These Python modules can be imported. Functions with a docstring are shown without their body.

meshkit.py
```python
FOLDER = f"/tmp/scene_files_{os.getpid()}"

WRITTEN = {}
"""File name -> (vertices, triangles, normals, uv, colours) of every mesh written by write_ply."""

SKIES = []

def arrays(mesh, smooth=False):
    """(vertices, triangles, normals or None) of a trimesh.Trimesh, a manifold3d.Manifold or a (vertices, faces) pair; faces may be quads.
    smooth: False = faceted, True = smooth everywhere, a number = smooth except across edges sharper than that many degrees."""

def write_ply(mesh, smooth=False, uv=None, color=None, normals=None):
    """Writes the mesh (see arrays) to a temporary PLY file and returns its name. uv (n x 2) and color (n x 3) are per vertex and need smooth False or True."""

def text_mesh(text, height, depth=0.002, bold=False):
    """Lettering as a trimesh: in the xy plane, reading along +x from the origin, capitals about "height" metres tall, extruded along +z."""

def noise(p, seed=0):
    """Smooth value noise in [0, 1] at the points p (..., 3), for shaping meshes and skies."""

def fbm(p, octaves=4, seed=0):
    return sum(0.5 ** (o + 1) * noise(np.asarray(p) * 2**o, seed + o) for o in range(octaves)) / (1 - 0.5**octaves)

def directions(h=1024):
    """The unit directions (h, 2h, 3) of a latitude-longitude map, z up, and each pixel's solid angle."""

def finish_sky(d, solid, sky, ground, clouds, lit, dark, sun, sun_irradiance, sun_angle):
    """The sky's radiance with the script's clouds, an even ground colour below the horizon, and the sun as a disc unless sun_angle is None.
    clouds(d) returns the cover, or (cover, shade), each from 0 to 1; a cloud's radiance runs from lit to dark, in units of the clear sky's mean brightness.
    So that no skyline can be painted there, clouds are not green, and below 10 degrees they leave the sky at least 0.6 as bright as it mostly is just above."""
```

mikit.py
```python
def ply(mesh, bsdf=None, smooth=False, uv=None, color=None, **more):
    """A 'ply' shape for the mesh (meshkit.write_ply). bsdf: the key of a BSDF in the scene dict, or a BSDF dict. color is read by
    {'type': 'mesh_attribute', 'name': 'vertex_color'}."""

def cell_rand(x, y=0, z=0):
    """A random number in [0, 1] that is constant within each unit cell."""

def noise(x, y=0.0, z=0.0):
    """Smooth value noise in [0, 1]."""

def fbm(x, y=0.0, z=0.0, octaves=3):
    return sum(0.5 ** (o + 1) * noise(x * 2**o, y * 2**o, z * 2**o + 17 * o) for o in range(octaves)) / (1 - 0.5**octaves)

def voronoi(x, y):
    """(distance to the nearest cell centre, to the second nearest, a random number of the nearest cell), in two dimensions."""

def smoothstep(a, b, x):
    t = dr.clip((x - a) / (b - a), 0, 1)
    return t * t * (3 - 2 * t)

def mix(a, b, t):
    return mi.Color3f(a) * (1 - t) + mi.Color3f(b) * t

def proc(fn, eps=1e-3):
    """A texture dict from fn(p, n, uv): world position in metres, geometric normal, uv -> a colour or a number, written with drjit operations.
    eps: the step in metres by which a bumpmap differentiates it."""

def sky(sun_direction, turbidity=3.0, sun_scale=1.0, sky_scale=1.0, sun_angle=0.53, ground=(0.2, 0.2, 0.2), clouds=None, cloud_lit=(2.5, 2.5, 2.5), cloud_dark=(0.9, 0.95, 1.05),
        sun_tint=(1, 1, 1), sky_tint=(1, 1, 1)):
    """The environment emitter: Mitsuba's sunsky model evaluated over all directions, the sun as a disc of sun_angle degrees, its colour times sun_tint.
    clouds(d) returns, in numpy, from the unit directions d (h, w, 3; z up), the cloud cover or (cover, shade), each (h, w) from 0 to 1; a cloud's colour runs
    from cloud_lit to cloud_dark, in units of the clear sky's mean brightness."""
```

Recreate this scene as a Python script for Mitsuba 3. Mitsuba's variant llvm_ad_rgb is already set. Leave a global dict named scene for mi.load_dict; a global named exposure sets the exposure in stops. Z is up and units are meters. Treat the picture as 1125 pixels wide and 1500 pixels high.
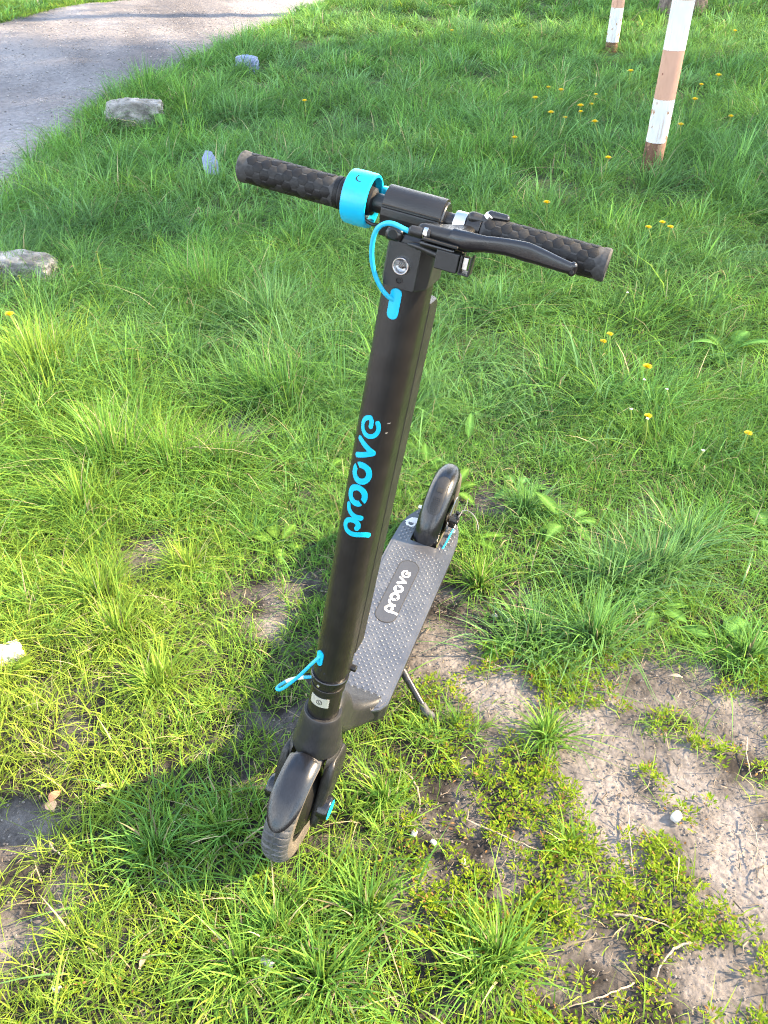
import math
import numpy as np
import trimesh
import manifold3d as m3
import shapely
import shapely.geometry as sg
import shapely.affinity as sa
import drjit as dr
import mitsuba as mi
import mikit
import meshkit

T = mi.ScalarTransform4f
PI = math.pi
scene, labels = {'type': 'scene'}, {}

# ------------------------------------------------------------------ camera, sky, exposure
CAM_H, PITCH = 1.3888, math.radians(38.048)
scene['camera'] = {
    'type': 'perspective', 'fov_axis': 'x', 'fov': 51.37, 'near_clip': 0.05, 'far_clip': 600.0,
    'to_world': T().look_at(origin=[0, 0, CAM_H], target=[0, math.cos(PITCH), CAM_H - math.sin(PITCH)], up=[0, 0, 1])}
SUN_EL, SUN_AZ = math.radians(33), math.radians(5)      # azimuth: from +x towards +y
SUN = [math.cos(SUN_EL) * math.cos(SUN_AZ), math.cos(SUN_EL) * math.sin(SUN_AZ), math.sin(SUN_EL)]


def clouds(d):
    n = meshkit.fbm(np.stack([d[..., 0] / (d[..., 2] + .25) * 1.6, d[..., 1] / (d[..., 2] + .25) * 1.6, d[..., 2] * 0 + 3.3], -1), 5, 4)
    cover = np.clip((n - .34) / .2, 0, 1) * (.92 - .72 * np.clip((d[..., 2] - .35) / .4, 0, 1))
    return cover, np.clip((n - .62) / .3, 0, 1) * .5


scene['sky'] = mikit.sky(SUN, turbidity=3, sun_angle=1.0, sun_scale=1.35, sky_scale=2.1, sky_tint=(.93, 1.0, 1.05), clouds=clouds, cloud_lit=(2.6, 2.6, 2.6), ground=(.16, .18, .1), sun_tint=(1, .965, .89))
exposure = 3.58

# ------------------------------------------------------------------ helpers
rng = np.random.default_rng(7)


def obj(name, mesh, bsdf, parent=None, smooth=30, **more):
    key = (parent + '__' if parent else '') + name
    base, n = key, 0
    while key in scene:
        n += 1
        key = f'{base}_{n:03d}'
    scene[key] = mikit.ply(mesh, bsdf, smooth=smooth, **more)
    return key


def tag(key, label=None, cat=None, group=None, kind=None):
    e = {}
    if label: e['label'] = label
    if cat: e['category'] = cat
    if group: e['group'] = group
    if kind: e['kind'] = kind
    labels[key] = e
    return key


def cat(*ms):
    return trimesh.util.concatenate([m for m in ms])


def moved(mesh, M):
    m = mesh.copy()
    m.apply_transform(M)
    return m


def trans(x, y, z):
    M = np.eye(4); M[:3, 3] = (x, y, z); return M


def rot(axis, deg):
    return trimesh.transformations.rotation_matrix(math.radians(deg), axis)


def smooth_path(pts, n=40):
    from scipy.interpolate import CubicSpline
    p = np.asarray(pts, float)
    t = np.r_[0, np.cumsum(np.linalg.norm(np.diff(p, axis=0), axis=1))]
    return CubicSpline(t, p)(np.linspace(0, t[-1], n))


def sweep(pts, r, sides=10, cap=True):
    """A tube along the points; r a number or one radius per point."""
    p = np.asarray(pts, float)
    r = np.broadcast_to(np.asarray(r, float), (len(p),))
    t = np.gradient(p, axis=0); t /= np.linalg.norm(t, axis=1, keepdims=True) + 1e-12
    a = np.cross(t[0], [0, 0, 1.0] if abs(t[0][2]) < .9 else [1.0, 0, 0]); a /= np.linalg.norm(a)
    ang = np.arange(sides) * 2 * PI / sides
    rings = []
    for i in range(len(p)):
        a = a - t[i] * (a @ t[i]); a /= np.linalg.norm(a)
        b = np.cross(t[i], a)
        rings.append(p[i] + r[i] * (np.cos(ang)[:, None] * a + np.sin(ang)[:, None] * b))
    return loft(rings, cap)


def loft(rings, cap=True):
    """Rings of equal length joined; end caps as fans."""
    R = np.array(rings); k, n = R.shape[:2]
    v = R.reshape(-1, 3); f = []
    i, j = np.meshgrid(np.arange(k - 1), np.arange(n), indexing='ij')
    a, b = i * n + j, i * n + (j + 1) % n
    f = np.concatenate([np.stack([a, b, b + n], -1).reshape(-1, 3), np.stack([a, b + n, a + n], -1).reshape(-1, 3)])
    if cap:
        v = np.vstack([v, R[0].mean(0), R[-1].mean(0)])
        jj = np.arange(n); c0, c1 = k * n, k * n + 1
        f = np.vstack([f, np.stack([jj * 0 + c0, (jj + 1) % n, jj], -1), np.stack([jj * 0 + c1, (k - 1) * n + jj, (k - 1) * n + (jj + 1) % n], -1)])
    m = trimesh.Trimesh(v, f, process=False)
    if m.is_watertight and m.volume < 0:
        m.invert()
    return m


def rring(w, h, r, n=6):
    """A rounded rectangle as a ring of 2-D points, counter-clockwise, centred."""
    r = min(r, w / 2 - 1e-5, h / 2 - 1e-5)
    out = []
    for cx, cy, a0 in ((w / 2 - r, h / 2 - r, 0), (-w / 2 + r, h / 2 - r, 90), (-w / 2 + r, -h / 2 + r, 180), (w / 2 - r, -h / 2 + r, 270)):
        for a in np.radians(np.linspace(a0, a0 + 90, n)):
            out.append((cx + r * math.cos(a), cy + r * math.sin(a)))
    return np.array(out)


def rbox(sx, sy, sz, r=.002, at=(0, 0, 0)):
    """A box with rounded edges."""
    r = min(r, sx / 2.01, sy / 2.01, sz / 2.01)
    s = m3.Manifold.sphere(r, 16)
    h = m3.Manifold.batch_hull([s.translate((x * (sx / 2 - r), y * (sy / 2 - r), z * (sz / 2 - r))) for x in (-1, 1) for y in (-1, 1) for z in (-1, 1)])
    q = h.to_mesh()
    return trimesh.Trimesh(q.vert_properties[:, :3] + np.asarray(at), q.tri_verts, process=False)


def hull(*balls):
    h = m3.Manifold.batch_hull([m3.Manifold.sphere(b[3], 20).translate(tuple(b[:3])) for b in balls])
    q = h.to_mesh()
    return trimesh.Trimesh(q.vert_properties[:, :3], q.tri_verts, process=False)


def lathe_y(profile, n=64):
    """Closed profile of (radius, y) turned about the y axis."""
    pr = np.asarray(profile, float)
    a = np.arange(n) * 2 * PI / n
    rings = [np.stack([pr[:, 0] * math.cos(t), pr[:, 1], pr[:, 0] * math.sin(t)], -1) for t in a]
    rings.append(rings[0])
    R = np.array(rings)
    k, q = len(pr), n
    v = R[:-1].reshape(-1, 3)
    i, j = np.meshgrid(np.arange(q), np.arange(k), indexing='ij')
    a0, b0 = i * k + j, i * k + (j + 1) % k
    c0, d0 = ((i + 1) % q) * k + j, ((i + 1) % q) * k + (j + 1) % k
    f = np.concatenate([np.stack([a0, b0, d0], -1).reshape(-1, 3), np.stack([a0, d0, c0], -1).reshape(-1, 3)])
    m = trimesh.Trimesh(v, f, process=False)
    if m.volume < 0: m.invert()
    return m


def cyl_y(r, y0, y1, n=40, ch=.001):
    return lathe_y([(1e-5, y0), (r - ch, y0), (r, y0 + ch), (r, y1 - ch), (r - ch, y1), (1e-5, y1)], n)


Y2Z = rot([1, 0, 0], 90)      # the y axis to the z axis
Y2X = rot([0, 0, 1], -90)     # the y axis to the x axis


def prism(poly, depth):
    """A shapely polygon (or several) extruded along +z."""
    ps = getattr(poly, 'geoms', [poly])
    return cat(*[trimesh.creation.extrude_polygon(g, depth, engine='earcut') for g in ps])


def stroke(pts, w, smooth=True):
    p = smooth_path(pts, 24) if smooth and len(pts) > 2 else pts
    return sg.LineString(p).buffer(w / 2, quad_segs=6)


# ------------------------------------------------------------------ materials
def P(x):
    return {'type': 'rgb', 'value': list(x)} if not isinstance(x, dict) else x


def principled(name, color, rough=.5, two=True, **kw):
    b = {'type': 'principled', 'base_color': P(color), 'roughness': rough if isinstance(rough, dict) else float(rough), **kw}
    scene[name] = {'type': 'twosided', 'b': b} if two else b


def dusty(base, dust, amount, scale=60.):
    def fn(p, n, uv):
        a = mikit.fbm(p.x * scale, p.y * scale, p.z * scale, 4)
        up = dr.clip(n.z * .5 + .5, 0, 1)
        return mikit.mix(base, dust, dr.clip((a - .35) * 2.2, 0, 1) * up * amount)
    return mikit.proc(fn)


def scuffed(lo, hi, scale=40.):
    return mikit.proc(lambda p, n, uv: lo + (hi - lo) * mikit.fbm(p.x * scale, p.y * scale, p.z * scale, 4))


principled('mat_black_paint', dusty((.0065, .006, .0058), (.03, .027, .024), .3, 45), scuffed(.28, .44), specular=.5)
principled('mat_black_plastic', dusty((.008, .008, .0085), (.04, .037, .034), .3, 70), scuffed(.34, .55), specular=.5)
principled('mat_neck_metal', dusty((.012, .0122, .014), (.04, .0385, .037), .3, 60), scuffed(.34, .5), specular=.45)
principled('mat_gloss_plastic', dusty((.0045, .0046, .006), (.016, .016, .017), .2, 50), scuffed(.17, .28), specular=.6)
principled('mat_rubber', dusty((.014, .0135, .0135), (.06, .055, .05), .5, 160), .62)
principled('mat_grip_rubber', dusty((.030, .030, .0305), (.085, .083, .081), .8, 220), .7, specular=.3)
principled('mat_grip_dark', dusty((.005, .005, .0055), (.014, .0135, .013), .4, 220), .55, specular=.3)
principled('mat_grip_grey', dusty((.014, .014, .0145), (.034, .033, .032), .7, 300), .65, specular=.3)
principled('mat_tire_tread', dusty((.034, .035, .038), (.085, .085, .087), 1.0, 60), .65)
principled('mat_tire_side', dusty((.055, .047, .038), (.12, .098, .072), 1.0, 90), .8)
principled('mat_deck_mat', dusty((.045, .0475, .055), (.095, .096, .10), .6, 30), scuffed(.15, .30, 70), specular=1.0)
principled('mat_deck_badge', (.040, .042, .048), .34)
principled('mat_wire', (.30, .29, .28), .4, metallic=.8)
principled('mat_print_white', (.55, .55, .54), .5)
principled('mat_teal', (.004, .34, .53), .28, specular=.5)
principled('mat_teal_cable', (.014, .32, .49), .38)
principled('mat_steel', (.62, .61, .59), .28, metallic=1.0)
principled('mat_silver_sticker', (.55, .53, .49), .4, metallic=.6)
principled('mat_dark_hole', (.004, .004, .004), .7)
principled('mat_chrome', (.8, .8, .8), .12, metallic=1.0)
principled('mat_lamp_bowl', (.30, .30, .31), .16, metallic=1.0)
scene['mat_lens'] = {'type': 'dielectric', 'int_ior': 1.49, 'ext_ior': 1.0}


def leafy(name, rough=.42, trans_=.9):
    scene[name] = {'type': 'principledthin', 'base_color': {'type': 'mesh_attribute', 'name': 'vertex_color'}, 'roughness': rough, 'diff_trans': trans_, 'eta': 1.4, 'spec_trans': 0.0}


leafy('mat_grass', .30)
leafy('mat_leaf', .45)
scene['mat_litter'] = {'type': 'twosided', 'b': {'type': 'principled', 'base_color': {'type': 'mesh_attribute', 'name': 'vertex_color'}, 'roughness': .8}}

# ------------------------------------------------------------------ terrain
# bare patches of the lawn: x, y, half width, half depth, strength, paleness
DIRT = [(0.213, 1.395, 0.15, 0.106, 0.9, 0.3), (0.121, 1.24, 0.11, 0.104, 0.8, 0.6), (0.249, 1.122, 0.119, 0.075, 0.9, 0.9), (0.313, 1.05, 0.115, 0.053, 0.8, 0.7), (0.445, 0.935, 0.095, 0.173, 0.95, 0.9), (0.596, 1.141, 0.165, 0.076, 0.9, 0.5), (0.758, 1.05, 0.101, 0.105, 0.9, 0.6), (0.644, 0.763, 0.087, 0.145, 0.95, 0.95), (0.599, 0.904, 0.081, 0.091, 0.7, 0.8), (0.174, 0.804, 0.14, 0.11, 0.6, 0.3), (0.093, 0.713, 0.085, 0.062, 0.6, 0.3), (0.379, 0.586, 0.113, 0.075, 0.5, 0.3), (0.527, 0.554, 0.088, 0.062, 0.8, 0.4), (0.307, 1.806, 0.07, 0.07, 0.7, 0.2), (0.453, 1.871, 0.05, 0.06, 0.6, 0.2), (0.53, 1.654, 0.06, 0.05, 0.5, 0.2), (-0.191, 1.054, 0.086, 0.039, 0.9, 0.3), (-0.304, 1.034, 0.045, 0.024, 0.5, 0.2), (-0.268, 1.361, 0.04, 0.07, 0.8, 0.6), (-0.328, 1.443, 0.07, 0.04, 0.6, 0.2), (-0.194, 1.468, 0.05, 0.045, 0.6, 0.2), (-0.473, 2.146, 0.12, 0.15, 0.95, 0.3), (-0.625, 1.586, 0.075, 0.09, 0.85, 0.6), (-0.690, 0.804, 0.075, 0.075, 0.9, 0.5), (-0.624, 0.62, 0.046, 0.067, 0.7, 0.5), (-0.61, 0.713, 0.073, 0.037, 0.5, 0.3), (-0.641, 1.017, 0.05, 0.045, 0.5, 0.3), (-0.71, 1.142, 0.04, 0.03, 0.4, 0.2)]
ROAD_EDGE = np.array([(-2.15, -60), (-2.05, 1.5), (-2.12, 3.4), (-2.17, 4.1), (-2.22, 4.95), (-2.26, 5.4), (-2.30, 6.3), (-2.27, 7.2), (-2.17, 7.9), (-2.03, 8.6), (-1.85, 9.3), (-1.78, 10.4), (-1.58, 11.2), (-1.30, 12.2), (-1.09, 13.4), (-0.86, 14.5), (.6, 18), (6, 24), (60, 60)])
FAR_EDGE = np.array([(-60, -9), (-6.5, 5), (-5.24, 9.84), (-4.84, 11.7), (-4.66, 12.7), (-4.4, 13.4), (-3.88, 14.4), (-3.0, 16.6), (0, 24), (50, 80)])
ROAD = sg.Polygon(list(ROAD_EDGE) + list(FAR_EDGE[::-1]))


def np_noise(x, y, s, seed=0, o=3):
    x = np.asarray(x, float)
    return meshkit.fbm(np.stack([x * s, np.asarray(y, float) * s, x * 0 + .5], -1), o, seed)


def dirtiness(x, y):
    """How bare the ground is, 0 to 1."""
    x, y = np.asarray(x, float), np.asarray(y, float)
    wx = x + .06 * (np_noise(x, y, 14, 3) - .5); wy = y + .06 * (np_noise(x, y, 14, 9) - .5)
    d = np.zeros_like(x)
    for cx, cy, rx, ry, s, _ in DIRT:
        q = ((wx - cx) / rx) ** 2 + ((wy - cy) / ry) ** 2
        d = np.maximum(d, s * np.exp(-.75 * q ** 1.5))
    n = np_noise(x, y, 22, 5)
    return np.clip(d * 1.35 + (n - .5) * .7 * (d > .08), 0, 1)


def on_road(x, y, m=0.0):
    P_ = ROAD if m == 0 else ROAD.buffer(m)
    return shapely.contains_xy(P_, x, y)


def zt(x, y):
    """Height of the ground."""
    x, y = np.asarray(x, float), np.asarray(y, float)
    dist = np.hypot(x, y - 1.1)
    calm = np.clip((np.hypot(x - .0, (y - 1.15) * .8) - .35) / .8, 0, 1)
    z = .10 * (np_noise(x, y, .45, 1, 2) - .5) * calm * np.clip(dist / 4, 0, 1)
    z += .030 * (np_noise(x, y, 3.2, 2, 3) - .5) * (.25 + .75 * calm)
    z += .008 * (np_noise(x, y, 26, 8, 3) - .5)
    return np.where(dist > 60, 0, z)


def grid_mesh(xs, ys, keep=None, dz=0.0, extra=None):
    X, Y = np.meshgrid(xs, ys)
    Z = zt(X, Y) + dz
    if extra is not None: Z = Z + extra(X, Y)
    v = np.stack([X, Y, Z], -1).reshape(-1, 3)
    nx = len(xs)
    i, j = np.meshgrid(np.arange(len(ys) - 1), np.arange(nx - 1), indexing='ij')
    a = (i * nx + j).ravel()
    f = np.concatenate([np.stack([a, a + 1, a + nx + 1], -1), np.stack([a, a + nx + 1, a + nx], -1)])
    m = trimesh.Trimesh(v, f, process=False)
    if keep is not None:
        c = v[f].mean(1)
        m.update_faces(keep(c[:, 0], c[:, 1])); m.remove_unreferenced_vertices()
    return m


xs = np.r_[-300, -120, -50, np.arange(-24, -8, 2.), np.arange(-8, -1.2, .12), np.arange(-1.2, 1.4, .015), np.arange(1.4, 8, .12), np.arange(8, 24, 2.), 24, 50, 120, 300]
ys = np.r_[-300, -120, -40, np.arange(-12, 0, 1.5), np.arange(0, .4, .05), np.arange(.4, 2.2, .015), np.arange(2.2, 5, .05), np.arange(5, 17, .14), np.arange(17, 40, 2.), 40, 60, 120, 300]


def clods(X, Y):
    d = dirtiness(X, Y) * (np.abs(X) < 1.5) * (Y < 2.5)
    return d * (.004 * (np_noise(X, Y, 85, 21, 2) - .5) + .014 * (np_noise(X, Y, 15, 27, 3) - .5) - .004)


def soil_color(p, n, uv):
    pale = mi.Float(0)
    for cx, cy, rx, ry, s, w in DIRT:
        q = dr.square((p.x - cx) / rx) + dr.square((p.y - cy) / ry)
        pale = dr.maximum(pale, w * dr.exp(-.6 * q))
    a = mikit.fbm(p.x * 18, p.y * 18, 0.0, 4)
    b = mikit.fbm(p.x * 160, p.y * 160, 3.0, 3)
    w = dr.clip(pale * 1.15 + (a - .5) * 1.3, 0, 1)
    c = mikit.mix((.024, .021, .0195), (.172, .155, .146), w)
    thatch = dr.clip((p.y - 1.9) * 1.2, 0, 1) * (1 - dr.clip(pale * 2, 0, 1))
    c = mikit.mix(c, (.040, .058, .022), thatch * .8)
    return c * (.62 + .76 * b)


principled('mat_soil_base', mikit.proc(soil_color), .95, two=False, specular=.15)
scene['mat_soil'] = {'type': 'twosided', 'b': {'type': 'bumpmap', 'scale': 1.0, 'tex': mikit.proc(lambda p, n, uv: .004 * mikit.fbm(p.x * 130, p.y * 130, 1.0, 4), 2e-3), 'b': {'type': 'ref', 'id': 'mat_soil_base'}}}
tag(obj('ground', grid_mesh(xs, ys, extra=clods), 'mat_soil', smooth=True), 'bare trodden soil under the lawn', 'ground', kind='structure')


def ruts(X, Y):
    u = X + .35 * Y
    return .07 * (np_noise(u * 1.0, Y * .25, 1.7, 31, 3) - .5) + .012 * (np_noise(X, Y, 9, 33, 3) - .5)


def road_color(p, n, uv):
    u = p.x * .9 + p.y * .3
    a = mikit.fbm(u * 1.6, (p.y - p.x * .3) * .35, 0.0, 4)
    b = mikit.fbm(p.x * 45, p.y * 45, 3.0, 3)
    c = mikit.mix((.085, .080, .084), (.19, .18, .184), dr.clip((a - .25) * 2, 0, 1))
    return c * (.7 + .6 * b)


principled('mat_road_base', mikit.proc(road_color), .95, two=False, specular=.2)
scene['mat_road'] = {'type': 'twosided', 'b': {'type': 'bumpmap', 'scale': 1.0, 'tex': mikit.proc(lambda p, n, uv: .020 * mikit.fbm(p.x * 30, p.y * 30, 1.0, 4), 4e-3), 'b': {'type': 'ref', 'id': 'mat_road_base'}}}
rx = np.r_[-300, -100, -40, np.arange(-22, -9, 1.), np.arange(-9, 3, .09), np.arange(3, 20, 1.), 20, 60]
ry = np.r_[-60, -30, np.arange(-12, 2, 1.), np.arange(2, 17, .09), np.arange(17, 40, 1.5), 40, 60, 80]
tag(obj('dirt_road', grid_mesh(rx, ry, keep=lambda x, y: on_road(x, y, .10), dz=.035, extra=ruts), 'mat_road', smooth=True), 'pale dusty gravel track curving past the lawn', 'road', kind='structure')


# ------------------------------------------------------------------ grass
def blades(x, y, h, w, az, lean, col, segs=3, z0=None, curl=None, tipmix=.25):
    """Many grass blades as one triangle soup with a colour per vertex."""
    n = len(x)
    z0 = zt(x, y) - .004 if z0 is None else z0
    ts = np.linspace(0, 1, segs + 1)
    dx, dy = np.cos(az), np.sin(az)
    tw = az + rng.normal(0, .5, n)
    px, py = -np.sin(tw), np.cos(tw)
    kink = np.where(rng.random(n) < .16, rng.uniform(.5, 1.3, n), 0)
    vs, cs = [], []
    for k, t in enumerate(ts):
        out = h * lean * (t ** 1.7)
        zz = h * (t - np.clip(lean, 0, 1.6) * .42 * t ** 2.2)
        fold = kink * h * max(t - .5, 0)
        out, zz = out + fold * .6, zz - fold * 1.5
        cx, cy, cz = x + dx * out, y + dy * out, z0 + np.maximum(zz, .002)
        ww = w * (1 - t ** 1.6) * (.65 + .7 * min(t * 3, 1) * .5)
        shade = col * (1 + tipmix * (t - .3)) if True else col
        if t < .12: shade = shade * np.array([1.05, .95, .85])
        if k < segs:
            for s in (-1, 1):
                vs.append(np.stack([cx + s * px * ww / 2, cy + s * py * ww / 2, cz], -1)); cs.append(shade)
        else:
            vs.append(np.stack([cx, cy, cz], -1)); cs.append(shade)
    V = np.stack(vs, 1); Cc = np.stack(cs, 1)
    m = 2 * segs + 1
    f = []
    for k in range(segs - 1):
        a = 2 * k
        f += [(a, a + 1, a + 3), (a, a + 3, a + 2)]
    f.append((2 * segs - 2, 2 * segs - 1, 2 * segs))
    F = (np.array(f)[None] + (np.arange(n) * m)[:, None, None]).reshape(-1, 3)
    return V.reshape(-1, 3), F, np.clip(Cc.reshape(-1, 3), 0, 1)


GREEN, YGREEN, BLUEG, STRAW = map(np.array, ((.120, .258, .048), (.275, .365, .052), (.140, .258, .118), (.46, .39, .24)))


def grass_color(x, y, tone, straw=.03):
    """tone: 0 fresh green, 1 yellow green, negative bluish."""
    n = len(x)
    t = tone + rng.normal(0, .22, n)
    tp, tn = np.clip(t, 0, 1)[:, None], np.clip(-t, 0, 1)[:, None]
    c = GREEN * (1 - tp) + YGREEN * tp
    c = c * (1 - tn) + BLUEG * tn
    s = (rng.random(n) < straw)[:, None]
    c = np.where(s, STRAW * rng.uniform(.5, 1.1, (n, 1)), c)
    return c * rng.uniform(.5, 1.5, (n, 1))


VIEW_T = .49


def in_view(x, y, m=.35):
    dpt = y * math.cos(PITCH) + CAM_H * math.sin(PITCH)
    return np.abs(x) < VIEW_T * dpt + m


def scatter(y0, y1, per_m2, margin=.3):
    hw = VIEW_T * (y1 * math.cos(PITCH) + CAM_H * math.sin(PITCH)) + margin
    n = int((y1 - y0) * 2 * hw * per_m2)
    x, y = rng.uniform(-hw, hw, n), rng.uniform(y0, y1, n)
    k = in_view(x, y, margin)
    return x[k], y[k]


def lush(x, y):
    """0 where the turf is short and worn, 1 where the grass stands long."""
    edge = 1.55 + .28 * np.sin(x * 3.1 + .5) - .35 * np.clip(-x - .3, 0, 1) * 1.2 + .10 * np.clip(x, 0, 1)
    return np.clip((y - edge) / .55, 0, 1)


def yellowness(x, y):
    base = np.clip((1.75 - y) / 1.1, 0, 1) * .75
    left = np.clip((-x - .25) / .4, 0, 1) * np.clip((3.0 - y) / 1.4, 0, 1) * .5
    return np.clip(base + left, 0, .9) + (np_noise(x, y, 1.1, 41, 2) - .5) * .9


GR = []     # (vertices, faces, colours)


def tuft(cx, cy, r, h, n, tone=0., w=.0028, segs=4, straw=.03, wild=1.0):
    d = np.abs(rng.normal(0, .5, n)) * r
    a = rng.uniform(0, 2 * PI, n)
    x, y = cx + d * np.cos(a), cy + d * np.sin(a)
    az = a + rng.normal(0, .8, n)
    lean = np.clip(.35 + .8 * d / r * wild + rng.normal(0, .4, n), .05, 1.9)
    hh = h * rng.uniform(.55, 1.2, n)
    return x, y, hh, w * rng.uniform(.6, 1.35, n), az, lean, grass_color(x, y, np.full(n, tone), straw)


def many_tufts(cx, cy, r, h, n, w, segs, tone, straw=.03):
    """Vectorised tufts: one per (cx, cy) with n blades each."""
    k = len(cx); N = k * n
    rep = lambda a: np.repeat(np.broadcast_to(a, (k,)), n)
    R, Hh = rep(r), rep(h)
    d = np.abs(rng.normal(0, .75, N)) * R
    a = rng.uniform(0, 2 * PI, N)
    x, y = rep(cx) + d * np.cos(a), rep(cy) + d * np.sin(a)
    flow = 4 * PI * np_noise(cx, cy, .9, 91, 2)
    comb = rep(flow + rng.normal(0, .9, k)); cs = rep(rng.uniform(.2, 1.3, k))
    az = np.arctan2(np.sin(a) + cs * np.sin(comb), np.cos(a) + cs * np.cos(comb)) + rng.normal(0, .65, N)
    lean = np.clip(.2 + .75 * d / R + .4 * cs + rng.normal(0, .22, N), .05, 1.9)
    hh = Hh * rng.uniform(.5, 1.2, N)
    keep = rng.random(N) > dirtiness(x, y) * 1.1 if cy.min() < 2.4 else np.ones(N, bool)
    keep &= ~on_road(x, y)
    col = grass_color(x, y, rep(tone), straw) * rep(rng.uniform(.72, 1.28, k))[:, None]
    q = lambda v: v[keep]
    return blades(q(x), q(y), q(hh), (w * np.clip(rng.lognormal(-.1, .38, N), .45, 2.2))[keep], q(az), q(lean), col[keep], segs)


# far lawn, in bands: blades get fewer and wider with distance
for y0, y1, dens, nb, w, h0, segs in ((1.15, 2.4, 175, 70, .0034, .125, 4), (2.4, 4.2, 115, 70, .0043, .17, 3), (4.2, 7.2, 62, 60, .0056, .19, 3), (7.2, 11, 36, 52, .009, .20, 3), (11, 19, 17, 50, .015, .21, 2)):
    x, y = scatter(y0, y1, dens, .4)
    L = lush(x, y)
    patch = np_noise(x, y, 1.3, 51, 2)
    k = (rng.random(len(x)) < L) & ~on_road(x, y, -.05) & (dirtiness(x, y) < .35)
    x, y, L, patch = x[k], y[k], L[k], patch[k]
    h = h0 * (.45 + .55 * L) * np.clip(.25 + 1.45 * patch, .4, 1.4) * rng.uniform(.5, 1.45, len(x))
    GR.append(many_tufts(x, y, .05 + .35 * h, h, nb, w, segs, yellowness(x, y) - .35 + (rng.random(len(x)) - .5) * .7, .02))
# ragged margin along the track
t = np.linspace(0, 1, 260)
ed = np.stack([np.interp(t * 17, ROAD_EDGE[1:-2, 1], ROAD_EDGE[1:-2, 0]), t * 17], -1)
ed = ed[(ed[:, 1] > 2.5)]
GR.append(many_tufts(ed[:, 0] + rng.uniform(.06, .3, len(ed)), ed[:, 1], .09, rng.uniform(.1, .24, len(ed)), 40, .006, 3, np.full(len(ed), -.1)))
# grass beyond the track
x, y = rng.uniform(-9, -3, 5000), rng.uniform(9, 17, 5000)
fx = np.interp(y, FAR_EDGE[1:-1, 1], FAR_EDGE[1:-1, 0])
k = (x < fx - .05) & (x > fx - 3.0)
GR.append(many_tufts(x[k], y[k], .12, .13, 26, .011, 3, np.full(k.sum(), .5)))
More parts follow.
